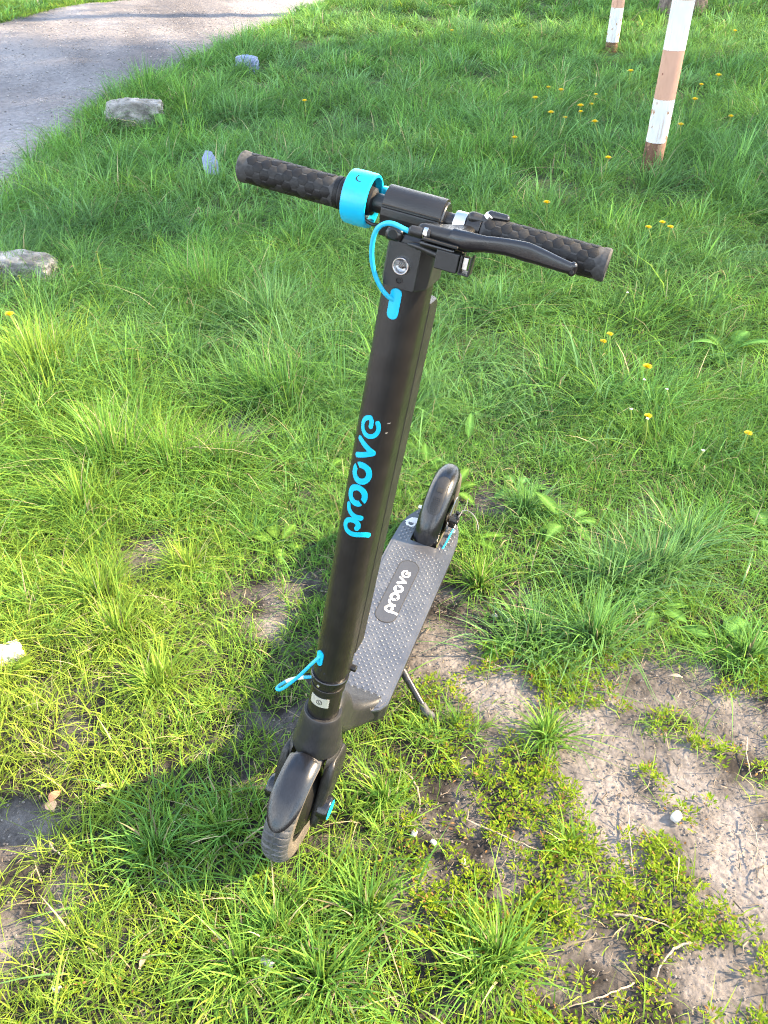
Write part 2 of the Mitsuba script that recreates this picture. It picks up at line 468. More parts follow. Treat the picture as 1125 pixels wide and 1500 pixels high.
# short worn turf in the foreground
x, y = scatter(.38, 2.4, 19000, .12)
D = dirtiness(x, y)
dens = (1 - .985 * np.clip(D * 1.3, 0, 1)) * (.25 + 1.1 * np_noise(x, y, 5, 61, 3)) * np.where((x > .03) & (y < 1.0), .26, 1.0)
k = rng.random(len(x)) < dens
x, y = x[k], y[k]; n = len(x)
h = rng.uniform(.022, .062, n) * (.7 + .6 * np_noise(x, y, 3, 63, 2)) * (1 + .5 * lush(x, y))
GR.append(blades(x, y, h, rng.uniform(.0015, .0038, n), rng.uniform(0, 2 * PI, n), np.clip(rng.normal(.85, .45, n), .1, 1.9), grass_color(x, y, yellowness(x, y) - .05, .07), 3))
# medium tufts of the foreground
x, y = scatter(.40, 1.9, 210, .15)
k = (dirtiness(x, y) < .3) & (rng.random(len(x)) < np.where((x > .03) & (y < 1.0), .14, .9))
x, y = x[k], y[k]
GR.append(many_tufts(x, y, .035, rng.uniform(.045, .095, len(x)), 26, .0028, 4, yellowness(x, y) - .2, .05))
# single big tussocks: x, y, radius, height, tone, straw
TUFTS = [(-.81, 1.98, .2, .24, .1), (-.62, 1.95, .14, .2, .2), (-1.22, 2.53, .22, .25, .5), (-.48, 1.98, .12, .16, .1), (-.33, 2.38, .2, .2, -.1), (-.76, 3.24, .22, .24, -.2), (-.44, 2.97, .2, .24, -.6), (.70, 1.52, .13, .15, -.6), (.57, 1.49, .13, .13, -.5), (.35, 1.30, .11, .10, -.5), (-.18, .62, .09, .10, .1), (-.23, .565, .08, .09, .4), (.19, .585, .08, .085, .2), (.15, .55, .06, .075, .4), (-.415, .765, .11, .09, -.1), (-.30, .80, .10, .075, .0), (0, .87, .05, .07, .3), (.336, 1.016, .04, .08, .2), (.49, 1.28, .09, .14, -.3), (.83, 1.24, .1, .09, -.2), (-.10, .545, .09, .10, .1), (-.5, 1.52, .05, .11, .6), (-.83, 1.745, .1, .18, .4), (.24, 1.47, .06, .1, .2), (.8, 1.62, .1, .14, -.5), (-.03, .66, .09, .085, .1), (-.62, 1.30, .09, .12, .6), (-.5, 1.15, .08, .10, .6), (-.7, 1.42, .1, .13, .5), (.40, 1.78, .08, .10, -.4), (-1.55, 6.9, .3, .3, -.2), (-1.95, 7.35, .22, .34, -.2), (-1.1, 6.6, .3, .24, -.6), (-1.45, 9.4, .3, .34, -.4), (-.25, 13.3, .5, .4, -.3), (1.0, 10.5, .4, .3, -.6)]
for cx, cy, r, h, tone in TUFTS:
    far = cy > 4
    n = int((300 if cy < 1 else 420) * (r / .1) ** .8) if not far else 340
    GR.append(blades(*tuft(cx, cy, r, h, n, tone, .0042 if cy < 1 else .0037 if cy < 2.2 else (.004 if not far else .008), straw=.06 if tone > 0 else .03), segs=5 if cy < 1.8 else 4))
off, V, F, C = 0, [], [], []
for v, f, c in GR:
    V.append(v); F.append(f + off); C.append(c); off += len(v)
V, F, C = np.vstack(V), np.vstack(F), np.vstack(C)
tag(obj('grass', (V, F), 'mat_grass', smooth=True, color=C), 'long green and yellow green grass of the lawn', 'grass', kind='stuff')
N_GRASS = len(F)
print('grass triangles', N_GRASS)


# ------------------------------------------------------------------ ground cover, litter, gravel
def leaf_soup(pos, length, width, az, pitch, col, fold=.15):
    """Small pointed leaves, four triangles each."""
    n = len(pos)
    d = np.stack([np.cos(az) * np.cos(pitch), np.sin(az) * np.cos(pitch), np.sin(pitch)], -1)
    s = np.stack([-np.sin(az), np.cos(az), np.zeros(n)], -1)
    up = np.cross(d, s)
    L, W = length[:, None], width[:, None]
    v = np.stack([pos, pos + d * L * .45 + s * W / 2 + up * W * fold, pos + d * L * .5, pos + d * L * .45 - s * W / 2 + up * W * fold, pos + d * L - up * L * .06], 1)
    f = np.array([(0, 1, 2), (0, 2, 3), (1, 4, 2), (2, 4, 3)])
    F = (f[None] + (np.arange(n) * 5)[:, None, None]).reshape(-1, 3)
    return v.reshape(-1, 3), F, np.repeat(col, 5, 0)


x, y = scatter(.38, 1.5, 4000, .1)
D = dirtiness(x, y)
grow = np.clip((x + .02) / .12, 0, 1) * np.clip((1.28 - y) / .12, 0, 1)
grow = np.maximum(grow, .25 * np.clip((.75 - y) / .1, 0, 1))
pat = np_noise(x, y, 9, 71, 3)
k = (rng.random(len(x)) < grow * np.clip((pat - .38) * 4, 0, 1) * np.clip(1.15 - D * 1.1, 0.04, 1)) & (D < .95)
cx, cy = x[k], y[k]
nl = 26; n = len(cx) * nl
rr = np.abs(rng.normal(0, .012, n)); aa = rng.uniform(0, 2 * PI, n)
px, py = np.repeat(cx, nl) + rr * np.cos(aa), np.repeat(cy, nl) + rr * np.sin(aa)
pz = zt(px, py) + rng.uniform(0, .02, n) * np.exp(-rr / .015)
hue = rng.random((n, 1))
col = np.where(rng.random((n, 1)) < .07, np.array([.32, .18, .07]), np.array([.14, .26, .02]) * (1 - hue) + np.array([.27, .33, .03]) * hue) * rng.uniform(.7, 1.25, (n, 1))
v, f, c = leaf_soup(np.stack([px, py, pz], -1), rng.uniform(.006, .014, n), rng.uniform(.0026, .0048, n), aa + rng.normal(0, .8, n), rng.uniform(.1, 1.2, n), col)
tag(obj('ground_cover', (v, f), 'mat_leaf', smooth=False, color=c), 'low yellow green mat of tiny leaved weeds on the sandy soil', 'ground cover', kind='stuff')

# dry stalks lying on the soil
x, y = scatter(.38, 2.3, 2400, .1)
D = dirtiness(x, y)
k = rng.random(len(x)) < np.clip(.12 + D * .28, 0, 1) * (.4 + np_noise(x, y, 6, 77, 2))
x, y = x[k], y[k]; n = len(x)
col = np.array([.19, .155, .12]) * rng.uniform(.35, 1.3, (n, 1)) * np.array([1, .96, .9])
az = rng.uniform(0, 2 * PI, n)
L = rng.uniform(.006, .035, n)
z = zt(x, y) + .003
d = np.stack([np.cos(az), np.sin(az), rng.normal(0, .06, n)], -1); s = np.stack([-np.sin(az), np.cos(az), np.zeros(n)], -1)
w = rng.uniform(.0006, .0016, n)[:, None]
p0 = np.stack([x, y, z], -1)
mid = p0 + d * L[:, None] * .5 + s * rng.normal(0, .1, n)[:, None] * L[:, None] + np.array([0, 0, .003])
end = p0 + d * L[:, None]
up = np.array([0, 0, 1.])
V = np.stack([p0 + s * w, p0 - s * w, p0 + up * w * 1.6, mid + s * w, mid - s * w, mid + up * w * 1.6, end], 1).reshape(-1, 3)
f = np.array([(0, 2, 5), (0, 5, 3), (2, 1, 4), (2, 4, 5), (3, 5, 6), (5, 4, 6)])
tag(obj('straw', (V, (f[None] + (np.arange(n) * 7)[:, None, None]).reshape(-1, 3)), 'mat_litter', smooth=True, color=np.repeat(col, 7, 0)), 'dry brown stalks and litter strewn over the bare soil', 'straw', kind='stuff')

# crumbs of soil and gravel
ico = trimesh.creation.icosphere(0)


def gravel(name, x, y, size, col, label, z=None):
    n = len(x)
    j = rng.uniform(.6, 1.3, (n, 12, 3)) * ico.vertices[None]
    j = j * (size[:, None, None] * np.array([1, .85, .6]))
    a = rng.uniform(0, 2 * PI, n)
    R = np.stack([np.stack([np.cos(a), -np.sin(a)], -1), np.stack([np.sin(a), np.cos(a)], -1)], 1)
    j[..., :2] = np.einsum('nij,nkj->nki', R, j[..., :2])
    z = zt(x, y) if z is None else z
    v = j + np.stack([x, y, z + size * .15], -1)[:, None]
    f = (ico.faces[None] + (np.arange(n) * 12)[:, None, None]).reshape(-1, 3)
    tag(obj(name, (v.reshape(-1, 3), f), 'mat_litter', smooth=False, color=np.repeat(col, 12, 0)), label, 'gravel', kind='stuff')


x, y = scatter(.38, 2.2, 13000, .1)
k = rng.random(len(x)) < dirtiness(x, y) * .75
x, y = x[k], y[k]; n = len(x)
gravel('soil_crumbs', x, y, rng.uniform(.0008, .0036, n) * rng.uniform(.4, 1, n), np.array([.125, .111, .102]) * rng.uniform(.6, 1.35, (n, 1)), 'small crumbs of soil and grit on the bare patches')
x, y = rng.uniform(-5, -1, 5000), rng.uniform(3, 13, 5000)
k = on_road(x, y, -.02) & in_view(x, y, .2)
x, y = x[k], y[k]; n = len(x)
gravel('road_gravel', x, y, rng.uniform(.004, .016, n) * rng.uniform(.4, 1, n), np.array([.20, .19, .19]) * rng.uniform(.4, 1.4, (n, 1)), 'loose grey gravel lying on the track', zt(x, y) + .035 + ruts(x, y))


# ------------------------------------------------------------------ the scooter
# deck frame: x forwards, y to the scooter's left, z up, origin where the front wheel meets the ground
def rodr(a, t):
    a = np.asarray(a, float) / np.linalg.norm(a)
    K = np.array([[0, -a[2], a[1]], [a[2], 0, -a[0]], [-a[1], a[0], 0]])
    return np.eye(3) + math.sin(t) * K + (1 - math.cos(t)) * K @ K


HEAD, LEAN, STEER, RAKE = map(math.radians, (19.62, 8.13, -1.23, 7.49))
R, WB, STEM, HB, DK, OFF = .1233, .8541, .9945, .220, .130, .0347
fwd = np.array([-math.sin(HEAD), -math.cos(HEAD), 0]); lef = np.array([math.cos(HEAD), -math.sin(HEAD), 0])
MB = rodr(fwd, LEAN) @ np.stack([fwd, lef, [0, 0, 1.]], 1)
if MB[:, 2] @ lef < 0: MB = rodr(fwd, -LEAN) @ np.stack([fwd, lef, [0, 0, 1.]], 1)
DECK = np.eye(4); DECK[:3, :3] = MB; DECK[:3, 3] = (-.1625, .8136, 0)
# steering frame: x forwards of the steering axis, y to the left, z along the axis, origin level with the front hub
axis_, perp = np.array([-math.sin(RAKE), 0, math.cos(RAKE)]), np.array([math.cos(RAKE), 0, math.sin(RAKE)])
LOC = np.eye(4); LOC[:3, :3] = rodr(axis_, STEER) @ np.stack([perp, [0, 1., 0], axis_], 1); LOC[:3, 3] = (-OFF, 0, R)
STR = DECK @ LOC
HUBX = OFF * math.cos(RAKE)     # the hub's place in the steering frame
HUBZ = OFF * math.sin(RAKE)
SC = 'electric_scooter'
tag(SC, 'black electric kick scooter with teal cables leaning on its kickstand on the grass', 'scooter')


def st(name, mesh, mat, parent=SC, smooth=35, **k): return obj(name, moved(mesh, STR), mat, parent, smooth, **k)
def dk(name, mesh, mat, parent=SC, smooth=35, **k): return obj(name, moved(mesh, DECK), mat, parent, smooth, **k)


# ---- lettering: rounded strokes, reading along +x
def word(xh):
    w = .25
    L = []
    L.append((stroke([(.05, -.52), (.05, .3), (.09, .62), (.3, .86), (.6, .80), (.77, .55), (.74, .28), (.55, .13), (.40, .20)], w), .95))
    L.append((stroke([(.05, .08), (.07, .45), (.2, .72), (.52, .88)], w), .70))
    ring = sg.Point(.45, .5).buffer(.55, quad_segs=16).difference(sg.Point(.45, .5).buffer(.26, quad_segs=12))
    cut1 = sg.LineString([(.45, .5), (-.25, -.25)]).buffer(.075, cap_style='flat')
    cut2 = sg.LineString([(.45, .5), (1.15, 1.2)]).buffer(.075, cap_style='flat')
    L.append((ring.difference(cut1), 1.15))
    L.append((ring.difference(cut2), 1.15))
    L.append((sg.LineString([(.06, .93), (.42, .10), (.88, .93)]).buffer(w / 2, quad_segs=8, join_style='round'), 1.12))
    arc = [(.46 + .43 * math.cos(a), .5 + .43 * math.sin(a)) for a in np.radians(np.linspace(-50, -352, 26))]
    L.append((sg.LineString(arc + [(.74, .46), (.50, .46)]).buffer(w / 2 * .86, quad_segs=6), 1.0))
    x, out = 0, []
    for g, adv in L:
        out.append(sa.scale(sa.translate(g, x, 0), xh, xh, origin=(0, 0))); x += adv
    return out, x * xh


def fine(poly, depth, edge):
    m = prism(poly, depth)
    v, f = trimesh.remesh.subdivide_to_size(m.vertices, m.faces, edge, max_iter=12)
    return trimesh.Trimesh(v, f, process=False)


# ---- stem: a rounded tube with a removable rear half
S0, S1, RT = .262, .918, .0275


def half_ring(front, n=28):
    if front:
        a = np.linspace(-PI / 2, PI / 2, n)
        top = np.stack([RT * np.cos(a) * 1.02, RT * np.sin(a)], -1)
        return np.vstack([top, [(-.010, RT), (-.0225, RT), (-.0242, RT - .0016), (-.0242, -RT + .0016), (-.0225, -RT), (-.010, -RT)]])
    return None


ring = half_ring(True)
zz = np.r_[S0, S0 + .0015, np.linspace(S0 + .01, S1 - .01, 24), S1 - .0015, S1]
sc = np.r_[.95, 1, np.ones(24), 1, .95]
stem = st('stem', loft([np.c_[ring * s, np.full(len(ring), z)] for z, s in zip(zz, sc)]), 'mat_black_paint')
q = rring(.052, 2 * RT, .013, 8) + np.array([-.0258 - .026, 0])
q = q[np.argsort(-q[:, 0] * 0 + np.arange(len(q)))]
zz = [.30, .301, .31, .6, .872, .884, .889, .890]; dx = [0, 0, 0, 0, 0, .004, .012, .016]
cov = []
for z, d in zip(zz, dx):
    r_ = q.copy(); r_[:, 1] = np.where(r_[:, 0] > -.0385, np.sign(r_[:, 1]) * np.where(r_[:, 0] > -.0275, RT - .0018, RT), r_[:, 1]); r_[:, 0] = np.where(r_[:, 0] < -.045, np.minimum(r_[:, 0] + d, -.036), r_[:, 0])
    cov.append(np.c_[r_, np.full(len(r_), z)])
st('battery_cover', loft(cov), 'mat_black_plastic')
st('latch_plate', moved(rbox(.002, .012, .030, .0008), trans(-.0775, 0, .84)), 'mat_steel')

# lettering wrapped round the front of the stem
letters, wlen = word(.0265)
k = .186 / wlen
for g in letters:
    m = fine(sa.scale(g, k, 1.0, origin=(0, 0)), .0006, .004)
    s_, t_, d_ = m.vertices[:, 0], m.vertices[:, 1] - .0135, m.vertices[:, 2]
    ang = -t_ / RT - .12
    rr = RT * 1.012 + .0001 + d_
    m.vertices = np.stack([rr * np.cos(ang) * 1.01, rr * np.sin(ang), .563 + s_], -1)
    if m.volume < 0: m.invert()
    st('letter', m, 'mat_teal', stem, smooth=25)


def grommet(z0, z1, y0, tilt):
    sh = sg.LineString([(z0, 0), (z1, 0)]).buffer(.0065, quad_segs=8)
    m = fine(sh, .003, .004)
    s_, t_, d_ = m.vertices[:, 0], m.vertices[:, 1], m.vertices[:, 2]
    ang = -t_ / RT + y0
    m.vertices = np.stack([(RT * 1.01 + d_ - .0006) * np.cos(ang), (RT * 1.01 + d_ - .0006) * np.sin(ang), s_], -1)
    if m.volume < 0: m.invert()
    return m


st('cable_grommet', grommet(.885, .909, -.06, 0), 'mat_teal', stem)
st('cable_grommet', grommet(.306, .322, -.52, 0), 'mat_teal', stem)
for (a, z, r_) in ((-.35, .292, .003), (-.05, .288, .0022)):
    st('screw', moved(cyl_y(r_, 0, .0012, 16, .0003), trans(RT * math.cos(a), RT * math.sin(a), z) @ rot([0, 0, 1], math.degrees(a)) @ Y2X), 'mat_dark_hole', stem)

# small scratches on the stem's left flank
for (z, y, l_, t_) in ((.742, .0185, .004, .5), (.728, .0178, .003, .1)):
    x = math.sqrt(max(RT ** 2 - y ** 2, 0)) * 1.015
    a = math.atan2(y, x)
    st('scratch', moved(rbox(.0004, l_, .0008, .00018), trans(x, y, z) @ rot([0, 0, 1], math.degrees(a)) @ rot([1, 0, 0], 40 * t_)), 'mat_silver_sticker', stem)

# ---- folding joint and steering tube
tz = lambda prof, n=56: moved(lathe_y([(r_, z) for z, r_ in prof], n), Y2Z)


def lz(prof, n=56):
    m = lathe_y([(r_, -z) for z, r_ in prof], n)
    return moved(m, rot([1, 0, 0], -90)) if False else _lz(prof, n)


def _lz(prof, n):
    """(z, radius) turned about z."""
    pr = [(max(r_, 1e-5), z) for z, r_ in prof]
    m = lathe_y(pr, n)
    v = m.vertices.copy(); m.vertices = np.stack([v[:, 0], v[:, 2], v[:, 1]], -1); m.invert() if m.volume < 0 else None
    return m


st('steering_tube', _lz([(.10, 0), (.10, .0265), (.262, .0265), (.262, 0)], 56), 'mat_black_paint')
st('collar', _lz([(.262, .020), (.262, .0300), (.2635, .0312), (.2690, .0312), (.2705, .0300), (.2705, .020)], 64), 'mat_gloss_plastic')
st('collar', _lz([(.240, .020), (.240, .0278), (.241, .0285), (.2475, .0285), (.2485, .0278), (.2485, .020)], 64), 'mat_black_paint')
st('clamp_lever', cat(moved(rbox(.016, .014, .052, .005), trans(-.042, .012, .262)), moved(cyl_y(.006, .018, .036, 20), trans(-.024, 0, .272))), 'mat_black_paint')
st('hinge_block', moved(rbox(.026, .036, .030, .004), trans(-.036, 0, .245)), 'mat_black_paint')
for a, z, r_ in ((-.30, .2555, .0026),):
    st('screw', moved(cyl_y(r_, 0, .0026, 16, .0004), trans(.0262 * math.cos(a), .0262 * math.sin(a), z) @ rot([0, 0, 1], math.degrees(a)) @ Y2X), 'mat_steel')
# metal badge bent round the tube, with a round emblem printed on it
bd = fine(sg.box(-.0155, -.0085, .0155, .0085).buffer(.0015, quad_segs=3), .0006, .004)
y_, z_, d_ = bd.vertices[:, 0], bd.vertices[:, 1], bd.vertices[:, 2]
aa_ = y_ / .0266 - .08
bd.vertices = np.stack([(.0266 + d_) * np.cos(aa_), (.0266 + d_) * np.sin(aa_), .222 + z_], -1)
if bd.volume < 0: bd.invert()
badge = st('badge', bd, 'mat_silver_sticker')
em = fine(sg.Point(0, 0).buffer(.0052, 12).difference(sg.Point(0, 0).buffer(.0042, 12)).union(sg.LineString([(-.002, .002), (-.001, -.002), (.002, -.0005), (.0016, .0022)]).buffer(.0005)), .0003, .004)
y_, z_, d_ = em.vertices[:, 0] + .001, em.vertices[:, 1], em.vertices[:, 2]
aa_ = y_ / .0273 - .08
em.vertices = np.stack([(.0273 + d_) * np.cos(aa_), (.0273 + d_) * np.sin(aa_), .222 + z_], -1)
st('emblem', em, 'mat_dark_hole', badge)

# ---- cables
top_c = smooth_path([(.052, .010, .987), (.054, -.004, .989), (.055, -.017, .990), (.055, -.027, .984), (.053, -.0325, .966), (.049, -.031, .945), (.044, -.024, .925), (.036, -.011, .907), (.026, -.003, .900)], 50)
st('brake_cable', sweep(top_c, .0028, 10), 'mat_teal_cable')
low_c = smooth_path([(.024, -.014, .318), (.032, -.021, .308), (.036, -.036, .278), (.033, -.056, .240), (.026, -.074, .212), (.014, -.081, .203), (.002, -.074, .208), (-.006, -.054, .221), (-.012, -.026, .232), (-.016, -.010, .236)], 50)
st('brake_cable', sweep(low_c, .0028, 10), 'mat_teal_cable')
st('cable_sleeve', sweep(low_c[34:42], .0031, 10), 'mat_print_white')

# ---- neck socket and arch to the deck
st('neck_socket', _lz([(.098, .0270), (.098, .0400), (.100, .0418), (.104, .0422), (.12, .0408), (.150, .0372), (.176, .0338), (.1815, .0330), (.183, .0316), (.183, .0270)], 72), 'mat_neck_metal')
path = smooth_path([(-.052, 0, .262), (-.080, 0, .270), (-.104, 0, .250), (-.126, 0, .212), (-.152, 0, .168), (-.190, 0, .130), (-.232, 0, .110), (-.285, 0, .103)], 30)
wid = np.interp(np.linspace(0, 1, 30), [0, .2, .5, .64, .76, .88, 1], [.062, .058, .060, .072, .108, .146, .150])
thk = np.interp(np.linspace(0, 1, 30), [0, .2, .5, .8, 1], [.075, .072, .062, .052, .044])
tan = np.gradient(path, axis=0); tan /= np.linalg.norm(tan, axis=1)[:, None]
rings = []
for p_, t_, w_, h_ in zip(path, tan, wid, thk):
    u_ = np.cross([0, 1., 0], t_); u_ = u_ if u_[2] > 0 else -u_
    if abs(t_[2]) > .98: u_ = np.array([1., 0, 0])
    g = rring(w_, h_, .016, 6)
    rings.append(p_ + g[:, :1] * np.array([0, 1., 0]) + g[:, 1:] * u_)
dk('neck', loft(rings), 'mat_neck_metal', smooth=50)

# ---- fork, front wheel, fender (steering frame; the wheel plane is x-z)
HUBX, HUBZ, RW = .040, -.006, .113      # the hub's place, the front wheel's radius
WF = trans(HUBX, 0, HUBZ)
# crown: a bulged block under the socket, open in front for the fender
crown = loft([np.c_[rring(a_, b_, min(a_, b_) * .42, 8) + np.array([x_, 0]), np.full(32, z_)] for z_, a_, b_, x_ in ((.0995, .080, .0805, .0), (.092, .086, .092, .0), (.074, .088, .101, .0), (.050, .084, .105, -.002), (.036, .074, .103, -.003))])
wcut = m3.Manifold.cylinder(.064, RW + .012, RW + .012, 64).rotate((90, 0, 0)).translate((HUBX, .032, HUBZ))


def to_m3(m):
    m = trimesh.Trimesh(m.vertices, m.faces, process=True)
    return m3.Manifold(m3.Mesh(vert_properties=np.asarray(m.vertices, np.float32), tri_verts=np.asarray(m.faces, np.uint32)))


def from_m3(h):
    q_ = h.to_mesh()
    return trimesh.Trimesh(q_.vert_properties[:, :3], q_.tri_verts, process=False)


cr = from_m3(to_m3(crown) - wcut)
st('fork_crown', cr, 'mat_black_plastic', smooth=40)
for s in (-1, 1):
    rings = []
    for z_, x_, a_, b_ in ((.094, .002, .050, .008), (.086, .004, .066, .016), (.06, .008, .072, .0205), (.03, .016, .070, .0195), (0, .026, .064, .0175), (-.020, HUBX - .000, .058, .0150), (-.036, HUBX + .002, .046, .0135), (-.045, HUBX + .004, .026, .010)):
        g = rring(a_, b_, .006, 6)
        rings.append(np.c_[g[:, 0] + x_, g[:, 1] + s * (.0412 - (.075 - z_) * .02), np.full(len(g), z_)])
    leg = st('fork_leg', loft(rings), 'mat_black_plastic', smooth=45)
    cv = [(1e-5, .040), (.0225, .040), (.0225, .0545), (.0215, .0580), (.0198, .0592), (1e-5, .0592)]
    st('axle_cover', moved(lathe_y([(a_, s * b_) for a_, b_ in cv][::s], 40), trans(HUBX, 0, HUBZ)), 'mat_gloss_plastic', leg, smooth=50)
    st('axle_reflector', moved(cyl_y(.0180, s * .0594 - .0004, s * .0594 + .0004, 36, .0002), trans(HUBX, 0, HUBZ)), 'mat_teal', leg)


def tire_mesh(Rw, rw, groove=True, nU=360, nV=28):
    U, Vv = np.meshgrid(np.arange(nU) * 2 * PI / nU, np.arange(nV) * 2 * PI / nV, indexing='ij')
    yy = np.sin(Vv)
    # a slightly squared section: flatter tread, upright sides
    rad = Rw - rw * .92 + rw * .92 * np.sign(np.cos(Vv)) * np.abs(np.cos(Vv)) ** .85
    y = rw * np.sign(yy) * np.abs(yy) ** .85
    if groove:
        tread = np.cos(Vv) > .25
        ph = U * 46 + np.sign(y) * 0 + np.abs(y / rw) * 3.2
        zig = (np.mod(ph, 2 * PI) < 1.25) & (np.abs(y) > rw * .30) & tread
        mid = (np.abs(np.abs(y) - rw * .16 - .0012 * np.sin(U * 46)) < rw * .085) & tread
        rad = rad - np.where(zig | mid, .0026, 0)
    P_ = np.stack([rad * np.cos(U), y, rad * np.sin(U)], -1).reshape(-1, 3)
    i, j = np.meshgrid(np.arange(nU), np.arange(nV), indexing='ij')
    a0, b0 = i * nV + j, i * nV + (j + 1) % nV
    c0, d0 = ((i + 1) % nU) * nV + j, ((i + 1) % nU) * nV + (j + 1) % nV
    f = np.concatenate([np.stack([a0, b0, d0], -1).reshape(-1, 3), np.stack([a0, d0, c0], -1).reshape(-1, 3)])
    m = trimesh.Trimesh(P_, f, process=False)
    if m.volume < 0: m.invert()
    return m


fw = tag(f'{SC}__front_wheel')
fw = 'front_wheel'


def wheel(put, M, name, R):
    tm = tire_mesh(R, .0255, nV=40)
    fc = tm.vertices[tm.faces].mean(1)
    rad = np.hypot(fc[:, 0], fc[:, 2])
    tread = rad > R - .016
    a = tm.submesh([np.where(tread)[0]], append=True, repair=False); b = tm.submesh([np.where(~tread)[0]], append=True, repair=False)
    w_ = put(name, moved(lathe_y([(R - .047, -.017), (R - .040, -.0195), (R - .0365, -.019), (R - .041, -.014), (R - .041, .014), (R - .0365, .019), (R - .040, .0195), (R - .047, .017)], 72), M), 'mat_gloss_plastic', smooth=40)
    put('tire_tread', moved(a, M), 'mat_tire_tread', w_, 40)
    put('tire_sidewall', moved(b, M), 'mat_tire_side', w_, 40)
    put('hub', moved(lathe_y([(.004, -.030), (.040, -.028), (.054, -.022), (.066, -.014), (R - .046, -.0155), (R - .046, .0155), (.066, .014), (.054, .022), (.040, .028), (.004, .030)], 64), M), 'mat_black_paint', w_)
    put('axle', moved(cyl_y(.006, -.055, .055, 16), M), 'mat_steel', w_)
    return w_


labels.pop(f'{SC}__front_wheel')
wheel(st, WF, 'front_wheel', RW)


def fender_mesh(r0, half, a0, a1, M, flare=.010, thick=.0022, n=44, end0=.35, end1=.9):
    """A curved shell over a wheel from angle a0 to a1 (degrees from forwards, upwards), with rounded ends."""
    t = np.linspace(0, 1, n)
    rings = []
    for k_ in t:
        a = math.radians(a0 + (a1 - a0) * k_)
        taper = min(1, math.sqrt(max(1 - (1 - k_ / end0) ** 2, 0)) if k_ < end0 else 1)
        if k_ > end1: taper *= math.sqrt(max(1 - ((k_ - end1) / (1 - end1)) ** 2, 0)) * .6 + .4
        hw = max(half * taper, .0015)
        v = np.linspace(-1, 1, 19)
        yo = hw * np.sign(v) * np.abs(v) ** .9
        dip = flare * (np.abs(v) ** 2.6) * taper ** 2
        outer = np.stack([(r0 - dip) * math.cos(a), (r0 - dip) * math.sin(a)], -1)
        inner = np.stack([(r0 - dip - thick) * math.cos(a), (r0 - dip - thick) * math.sin(a)], -1)
        o3 = np.stack([outer[:, 0], yo, outer[:, 1]], -1); i3 = np.stack([inner[:, 0], yo * .97, inner[:, 1]], -1)
        rings.append(np.vstack([o3, i3[::-1]]))
    return moved(loft(rings), M)


fender = st('front_fender', fender_mesh(RW + .0080, .0285, 21, 87, WF, end0=.42, end1=.97), 'mat_gloss_plastic', smooth=50)

# ---- deck
XF, XR, DW = -.220, -.832, .0755
outline = []


def deck_outline(grow=0.0):
    pts = [(XF + .006, -.052), (XF + .012, 0), (XF + .006, .052), (XF - .004, .066), (XF - .022, DW), (-.70, DW), (-.765, DW - .002), (-.805, DW - .010), (XR - .004, DW - .024), (XR - .016, .040), (XR - .02, .0), (XR - .016, -.040), (XR - .004, -DW + .024), (-.805, -DW + .010), (-.765, -DW + .002), (-.70, -DW), (XF - .022, -DW), (XF - .004, -.066)]
    pg = sg.Polygon(pts).buffer(-.008, quad_segs=6).buffer(.008 + grow, quad_segs=6)
    slot = sg.box(-1.0, -.031, -.722, .031).buffer(.004)
    return pg.difference(slot)


def layered(poly, z0, z1, ch=.002):
    """Extruded with a small chamfer: three stacked slabs."""
    return cat(moved(prism(poly.buffer(-ch), ch), trans(0, 0, z1 - ch)), moved(prism(poly, z1 - z0 - ch), trans(0, 0, z0)))


deck = dk('deck', layered(deck_outline(), DK - .042, DK - .003), 'mat_neck_metal', smooth=False)
mat_poly = deck_outline(-.004)
dk('grip_mat', layered(mat_poly, DK - .004, DK - .0002, .0008), 'mat_deck_mat', deck, smooth=False)
dk('edge_trim', moved(prism(deck_outline(.0015).difference(deck_outline(-.004)), .005), trans(0, 0, DK - .0075)), 'mat_steel' if False else 'mat_deck_mat', deck, smooth=False)
# raised studs of the mat
pill = sg.LineString([(-.462, -.006), (-.622, -.006)]).buffer(.0235, quad_segs=10)
dome = loft([np.c_[r_ * np.cos(np.arange(10) * PI / 5), r_ * np.sin(np.arange(10) * PI / 5), np.full(10, z_)] for r_, z_ in ((.0034, 0), (.0031, .0008), (.0022, .0015), (.0008, .0018))])
free = mat_poly.buffer(-.005).difference(pill.buffer(.004)).difference(sg.box(-1, -.06, -.69, .06).buffer(.001))
studs = []
for i_, x_ in enumerate(np.arange(-.82, -.222, .0085)):
    for y_ in np.arange(-.07, .071, .0145):
        yy_ = y_ + (.00725 if i_ % 2 else 0)
        if x_ > -.705 and free.contains(sg.Point(x_, yy_)):
            studs.append(moved(dome, trans(x_, yy_, DK - .0004)))
tag(dk('stud', cat(*studs), 'mat_deck_mat', deck, smooth=True), kind='stuff')
studs = []
for i_, x_ in enumerate(np.arange(-.83, -.705, .0085)):
    for y_ in np.arange(-.07, .071, .0145):
        yy_ = y_ + (.00725 if i_ % 2 else 0)
        if mat_poly.buffer(-.004).difference(sg.box(-1, -.038, -.69, .038)).difference(sg.Point(-.79, -.052).buffer(.024)).contains(sg.Point(x_, yy_)):
            studs.append(moved(dome, trans(x_, yy_, DK - .0004)))
tag(dk('rear_stud', cat(*studs), 'mat_deck_mat', deck, smooth=True), kind='stuff')
bp = dk('name_panel', layered(pill, DK - .002, DK + .0008, .0005), 'mat_deck_badge', deck, smooth=False)
dk('name_panel_rim', moved(prism(pill.buffer(.0012).difference(pill.buffer(-.0003)), .0022), trans(0, 0, DK - .001)), 'mat_rubber', deck, smooth=False)
letters, wlen = word(.0225)
k = .142 / wlen
